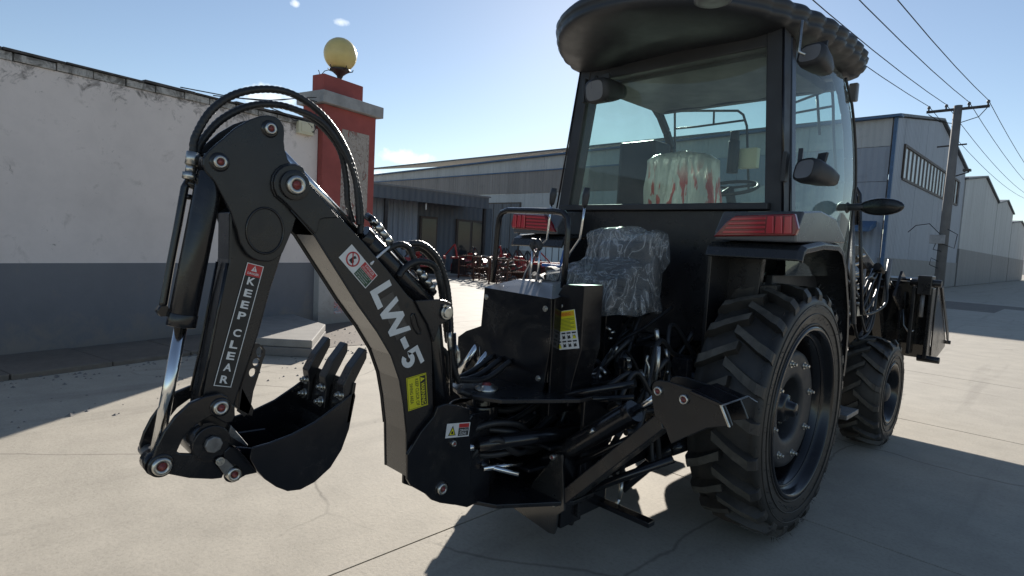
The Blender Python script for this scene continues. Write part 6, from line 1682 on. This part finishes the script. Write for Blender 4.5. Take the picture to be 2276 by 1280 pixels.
for k in range(8):
    z_ = 1.0 + .06 * k; mb.cyl((.56 + .012 * (k % 3), 1.55 + .05 * (k % 4), z_), (.60 + .012 * (k % 3), 1.60 + .05 * (k % 4), z_ + .02), .012, n=6)
mb.box((.55, 1.60, 1.0), (.64, 1.72, 1.10)); obj('valve_fitting', mb, M['steel'], FL, bevel=.003)
mb = MB(); mb.tube([(0.655,1.300,1.633),(0.639,1.300,1.812),(0.621,1.300,1.866),(0.634,1.300,1.877),(0.659,1.300,1.835),(0.697,1.300,1.455),(0.739,1.300,1.038)], .012, n=8); obj('hand_rail', mb, M['black'], FL)
mb = MB(); mb.cyl((0.634,1.250,1.718), (0.709,1.250,0.976), .016, n=10); obj('chrome_post', mb, M['cast'], FL)
# bucket
BXW = .88
bs = [(2.98, .62), (2.96, .95), (2.98, 1.24), (3.06, 1.25), (3.60, .72), (3.62, .64), (3.3, .58), (3.05, .57)]
for a, b_ in ((BXW - .012, BXW), (-BXW, -BXW + .012)):
    obj('loader_bucket_side', MB().prism(bs, a, b_), M['black'], FL, bevel=.003)
mb = MB(); mb.box((-BXW + .013, 2.955, .70), (BXW - .013, 2.975, 1.24)); mb.prism([(2.97, .70), (3.05, .575), (3.62, .62), (3.62, .635), (3.06, .59), (2.985, .70)], -BXW + .013, BXW - .013); obj('loader_bucket_shell', mb, M['black'], FL, bevel=.003)
mb = MB(); mb.tube([(-.62, 2.93, 1.262), (.78, 2.93, 1.262)], .016, n=12); obj('cross_tube', mb, M['steel'], FL)
mb = MB(); mb.box((.76, 2.80, 1.14), (.86, 2.95, 1.30)); mb.cyl((.70, 2.86, 1.24), (.92, 2.86, 1.24), .03, n=16); mb.cyl((.80, 2.86, .60), (.96, 2.86, .60), .028, n=16); mb.box((.84, 2.83, .60), (.87, 2.95, 1.2)); mb.box((.72, 2.83, .62), (.75, 2.95, 1.2)); obj('hitch_bracket', mb, M['black_satin'], FL, bevel=.006)
mb = MB(); mb.cyl((.80, 2.84, .95), (.80, 2.84, 1.15), .017, n=12); obj('latch_cylinder', mb, M['grey_plastic'], FL)
mb = MB(); mb.tube([(.66, 2.9, 1.0), (.68, 2.88, .86), (.73, 2.86, .80), (.76, 2.86, .83)], .008, n=8); obj('latch_handle', mb, M['steel'], FL)
mb = MB(); mb.tube([(.42, 2.90, 1.17), (.60, 2.90, 1.18), (.66, 2.90, 1.14), (.67, 2.90, 1.0)], .010, n=8); obj('hydraulic_pipe', mb, M['hose'], FL)
mb = MB(); mb.prism([(3.08, 1.20), (3.12, 1.22), (3.66, .78), (3.72, .68), (3.67, .66), (3.61, .74)], .8805, .892); mb.cyl((.86, 3.69, .675), (.91, 3.69, .675), .018, n=10); obj('bucket_edge_guard', mb, M['black_satin'], FL, bevel=.003)

# ================================================================== FARM IMPLEMENTS IN THE YARD
def tiller(paint):
    """rotary tiller standing on the ground: hood, rotor with blades, gearbox, three-point mast"""
    t = thing('rotary_tiller', 'x', 'rotary tiller', (0, 0, 0), 'implements stored in front of the annex')
    mb = MB(); mb.prism([(-.42, .38), (-.38, .58), (-.1, .70), (.25, .66), (.42, .45), (.44, .2), (.41, .2), (.38, .44), (.22, .62), (-.08, .66), (-.34, .55), (-.39, .38)], -.75, .75, 0); obj('hood', mb, M[paint], t, local=True)
    mb = MB(); mb.cyl((-.78, 0, .28), (.78, 0, .28), .05, n=10); rot_ = obj('rotor', mb, M['dark_steel'], t, local=True)
    mb = MB()
    for k in range(14):
        x = -.7 + .105 * k; a = k * 1.1
        for q in (0, math.pi):
            mb.beam((x, 0, .28), (x, .22 * math.cos(a + q), .28 + .22 * math.sin(a + q)), .012, .04, up=(1, 0, 0)); mb.box((x, .22 * math.cos(a + q) - .02, .28 + .22 * math.sin(a + q) - .02), (x + .05, .22 * math.cos(a + q) + .02, .28 + .22 * math.sin(a + q) + .02))
    struct(obj('blades', mb, M['rust'], t, local=True), 'stuff')
    mb = MB(); mb.box((-.12, -.15, .70), (.12, .18, .92)); mb.cyl((0, -.35, .80), (0, -.15, .80), .04, n=10); obj('gearbox', mb, M['red_paint'], t, local=True, bevel=.02)
    mb = MB()
    for x in (-.25, .25): mb.beam((x, -.30, .55), (x * .25, -.10, 1.15), .05, .05); mb.beam((x * .25, -.1, 1.15), (x, .35, .60), .04, .04)
    mb.box((-.80, -.34, .52), (.80, -.28, .60)); mb.prism([(-.4, .1), (.4, .1), (.3, .68), (-.3, .68)], .76, .79, 0); mb.prism([(-.4, .1), (.4, .1), (.3, .68), (-.3, .68)], -.79, -.76, 0)
    obj('mast_frame', mb, M['dark_steel'], t, local=True)
    return t
def plough(paint):
    t = thing('plough', 'x', 'plough', (0, 0, 0), 'implements stored in front of the annex')
    mb = MB(); mb.beam((-.7, -.6, .75), (.7, .7, .75), .09, .10); mb.beam((-.35, -.6, .75), (.35, -.6, .75), .07, .07); mb.beam((0, -.6, .75), (0, -.45, 1.25), .05, .06); mb.beam((0, -.45, 1.25), (.1, .1, .8), .04, .04); obj('beam_frame', mb, M[paint], t, local=True, bevel=.01)
    for k in range(3):
        x = -.45 + .45 * k; y = -.4 + .42 * k
        mb = MB(); mb.beam((x, y, .72), (x + .02, y + .1, .2), .04, .08)
        vs = []; 
        for i in range(6):
            for j in range(4):
                u_, v_ = i / 5, j / 3; vs.append((x - .05 + .32 * u_, y - .1 + .25 * v_ + .15 * u_ * u_, .05 + .38 * v_ * (.6 + .4 * u_) - .04 * u_))
        mb.add(vs, [(i * 4 + j, (i + 1) * 4 + j, (i + 1) * 4 + j + 1, i * 4 + j + 1) for i in range(5) for j in range(3)], smooth=True)
        obj('plough_share', mb, M['cast'], t, local=True)
    return t
def harrow(paint):
    t = thing('disc_harrow', 'x', 'disc harrow', (0, 0, 0), 'implements stored in front of the annex')
    mb = MB(); mb.box((-.9, -.35, .55), (.9, -.27, .63)); mb.box((-.9, .3, .55), (.9, .38, .63)); mb.box((-.3, -.35, .56), (-.22, .38, .64)); mb.box((.22, -.35, .56), (.3, .38, .64)); mb.beam((-.2, -.3, .6), (0, -.2, 1.1), .05, .05); mb.beam((.2, -.3, .6), (0, -.2, 1.1), .05, .05); mb.beam((0, -.2, 1.1), (0, .3, .64), .05, .05); obj('frame', mb, M[paint], t, local=True, bevel=.008)
    for r_, y in enumerate((-.25, .3)):
        mb = MB(); mb.cyl((-.9, y, .28), (.9, y, .28), .025, n=8)
        for k in range(8):
            x = -.8 + .23 * k; mb.lathe([(0, .03), (.02, .15), (.06, .26), (.065, .26), (.03, .15), (.01, .03)], (x, y, .28), axis=0, n=18)
        obj('disc_gang', mb, M['cast'] if r_ else M['rust'], t, local=True)
    return t
rr = random.Random(5)
protos = {}
spots = []
# rows along the annex and towards the warehouse
for j in range(4):
    spots.append((-15.6 + rr.uniform(-.2, .2), 9.2 + 1.35 * j, rr.uniform(-.2, .2) + 1.57))
for j in range(5):
    spots.append((-17.2 + 1.9 * j + rr.uniform(-.2, .2), 15.2 + rr.uniform(-.2, .2), rr.uniform(-.15, .15)))
for j in range(4):
    spots.append((-15.4 + 1.9 * j, 13.6 + rr.uniform(-.1, .1), rr.uniform(-.15, .15)))
spots += [(-13.2, 12.2, .1), (-11.6, 11.9, -.1), (-10.0, 11.3, .15), (-8.6, 10.6, -.2), (-9.4, 12.9, .3), (-7.4, 10.2, .2), (-8.0, 11.9, .5), (-6.2, 11.2, -.3)]
kinds = [('tiller', 'red_paint'), ('tiller', 'dark_steel'), ('harrow', 'red_paint'), ('plough', 'red_paint'), ('harrow', 'dark_steel'), ('tiller', 'rust'), ('plough', 'blue_paint'), ('plough', 'green_paint')]
words_ = {'red_paint': 'red', 'dark_steel': 'dark grey', 'rust': 'rusty brown', 'blue_paint': 'blue', 'green_paint': 'dark green'}
where = ['nearest the gate pillar by the annex canopy', 'second along the annex canopy', 'third along the annex canopy', 'under the canopy end by the glazed door',
         'in the back row before the corrugated wall', 'in the back row before the canopy corner', 'in the back row before the white wall', 'in the back row near the warehouse door', 'at the right end of the back row',
         'in the middle row below the glazed door', 'in the middle row, second from the annex', 'in the middle row, third from the annex', 'in the middle row behind the grab hoop',
         'at the left end of the front row', 'second in the front row', 'third in the front row, seen through the grab hoop', 'in front of the tractor tail lamp', 'behind the red tail lamp of the far fender', 'beside the far rear wheel of the tractor', 'half hidden by the far wheel', 'hidden mostly behind the cab']
fn = {'tiller': tiller, 'harrow': harrow, 'plough': plough}
for i, (x, y, a) in enumerate(spots):
    kd = kinds[(i * 3 + i // 4) % 6] if i < 15 else kinds[(6, 7, 4, 1, 6, 3)[(i - 15) % 6]]
    if kd not in protos:
        t = fn[kd[0]](kd[1]); protos[kd] = t
    else:
        t = copy_tree(protos[kd])
    t.location = (x, y, 0); t.rotation_euler = (0, 0, a)
    nm_ = {'tiller': 'rotary tiller', 'harrow': 'disc harrow', 'plough': 'mouldboard plough'}[kd[0]]
    t['label'] = '%s %s standing %s' % (words_[kd[1]], nm_, where[i % len(where)])
# mesh pallet cages behind the first row
def cage(x, y, a, lab):
    t = thing('wire_crate', lab, 'crate', (x, y, 0), 'wire crates of parts')
    mb = MB()
    for sx in (-.5, .5):
        for sy in (-.4, .4): mb.box((sx - .02, sy - .02, 0), (sx + .02, sy + .02, .85))
    for z in (.1, .45, .83):
        for sy in (-.4, .4): mb.box((-.5, sy - .012, z), (.5, sy + .012, z + .03))
        for sx in (-.5, .5): mb.box((sx - .012, -.4, z), (sx + .012, .4, z + .03))
    for k in range(9):
        for sy in (-.4, .4): mb.box((-.45 + .1125 * k, sy - .006, .1), (-.44 + .1125 * k, sy + .006, .83))
    obj('crate_frame', mb, M['rust'], t, local=True)
    mb = MB()
    for k in range(26): 
        p = V((rr.uniform(-.42, .42), rr.uniform(-.32, .32), rr.uniform(.15, .9))); d = V((rr.uniform(-1, 1), rr.uniform(-1, 1), rr.uniform(-.4, .4))).normalized() * rr.uniform(.08, .22)
        mb.cyl(p - d, p + d, rr.uniform(.015, .05), n=7)
    struct(obj('loose_parts', mb, M['cast'] if rr.random() < .5 else M['dark_steel'], t, local=True), 'stuff')
    t.rotation_euler = (0, 0, a)
for i, (x, y) in enumerate([(-14.2, 11.0), (-12.9, 10.6), (-11.7, 10.2), (-16.6, 8.4)]):
    cage(x, y, rr.uniform(-.2, .2), ['rusty wire crate of metal parts at the left end of the implement rows', 'rusty wire crate of parts, second from the left in front of the implements', 'rusty wire crate of parts just left of the grab hoop', 'rusty wire crate of parts below the canopy next to the gate pillar'][i])
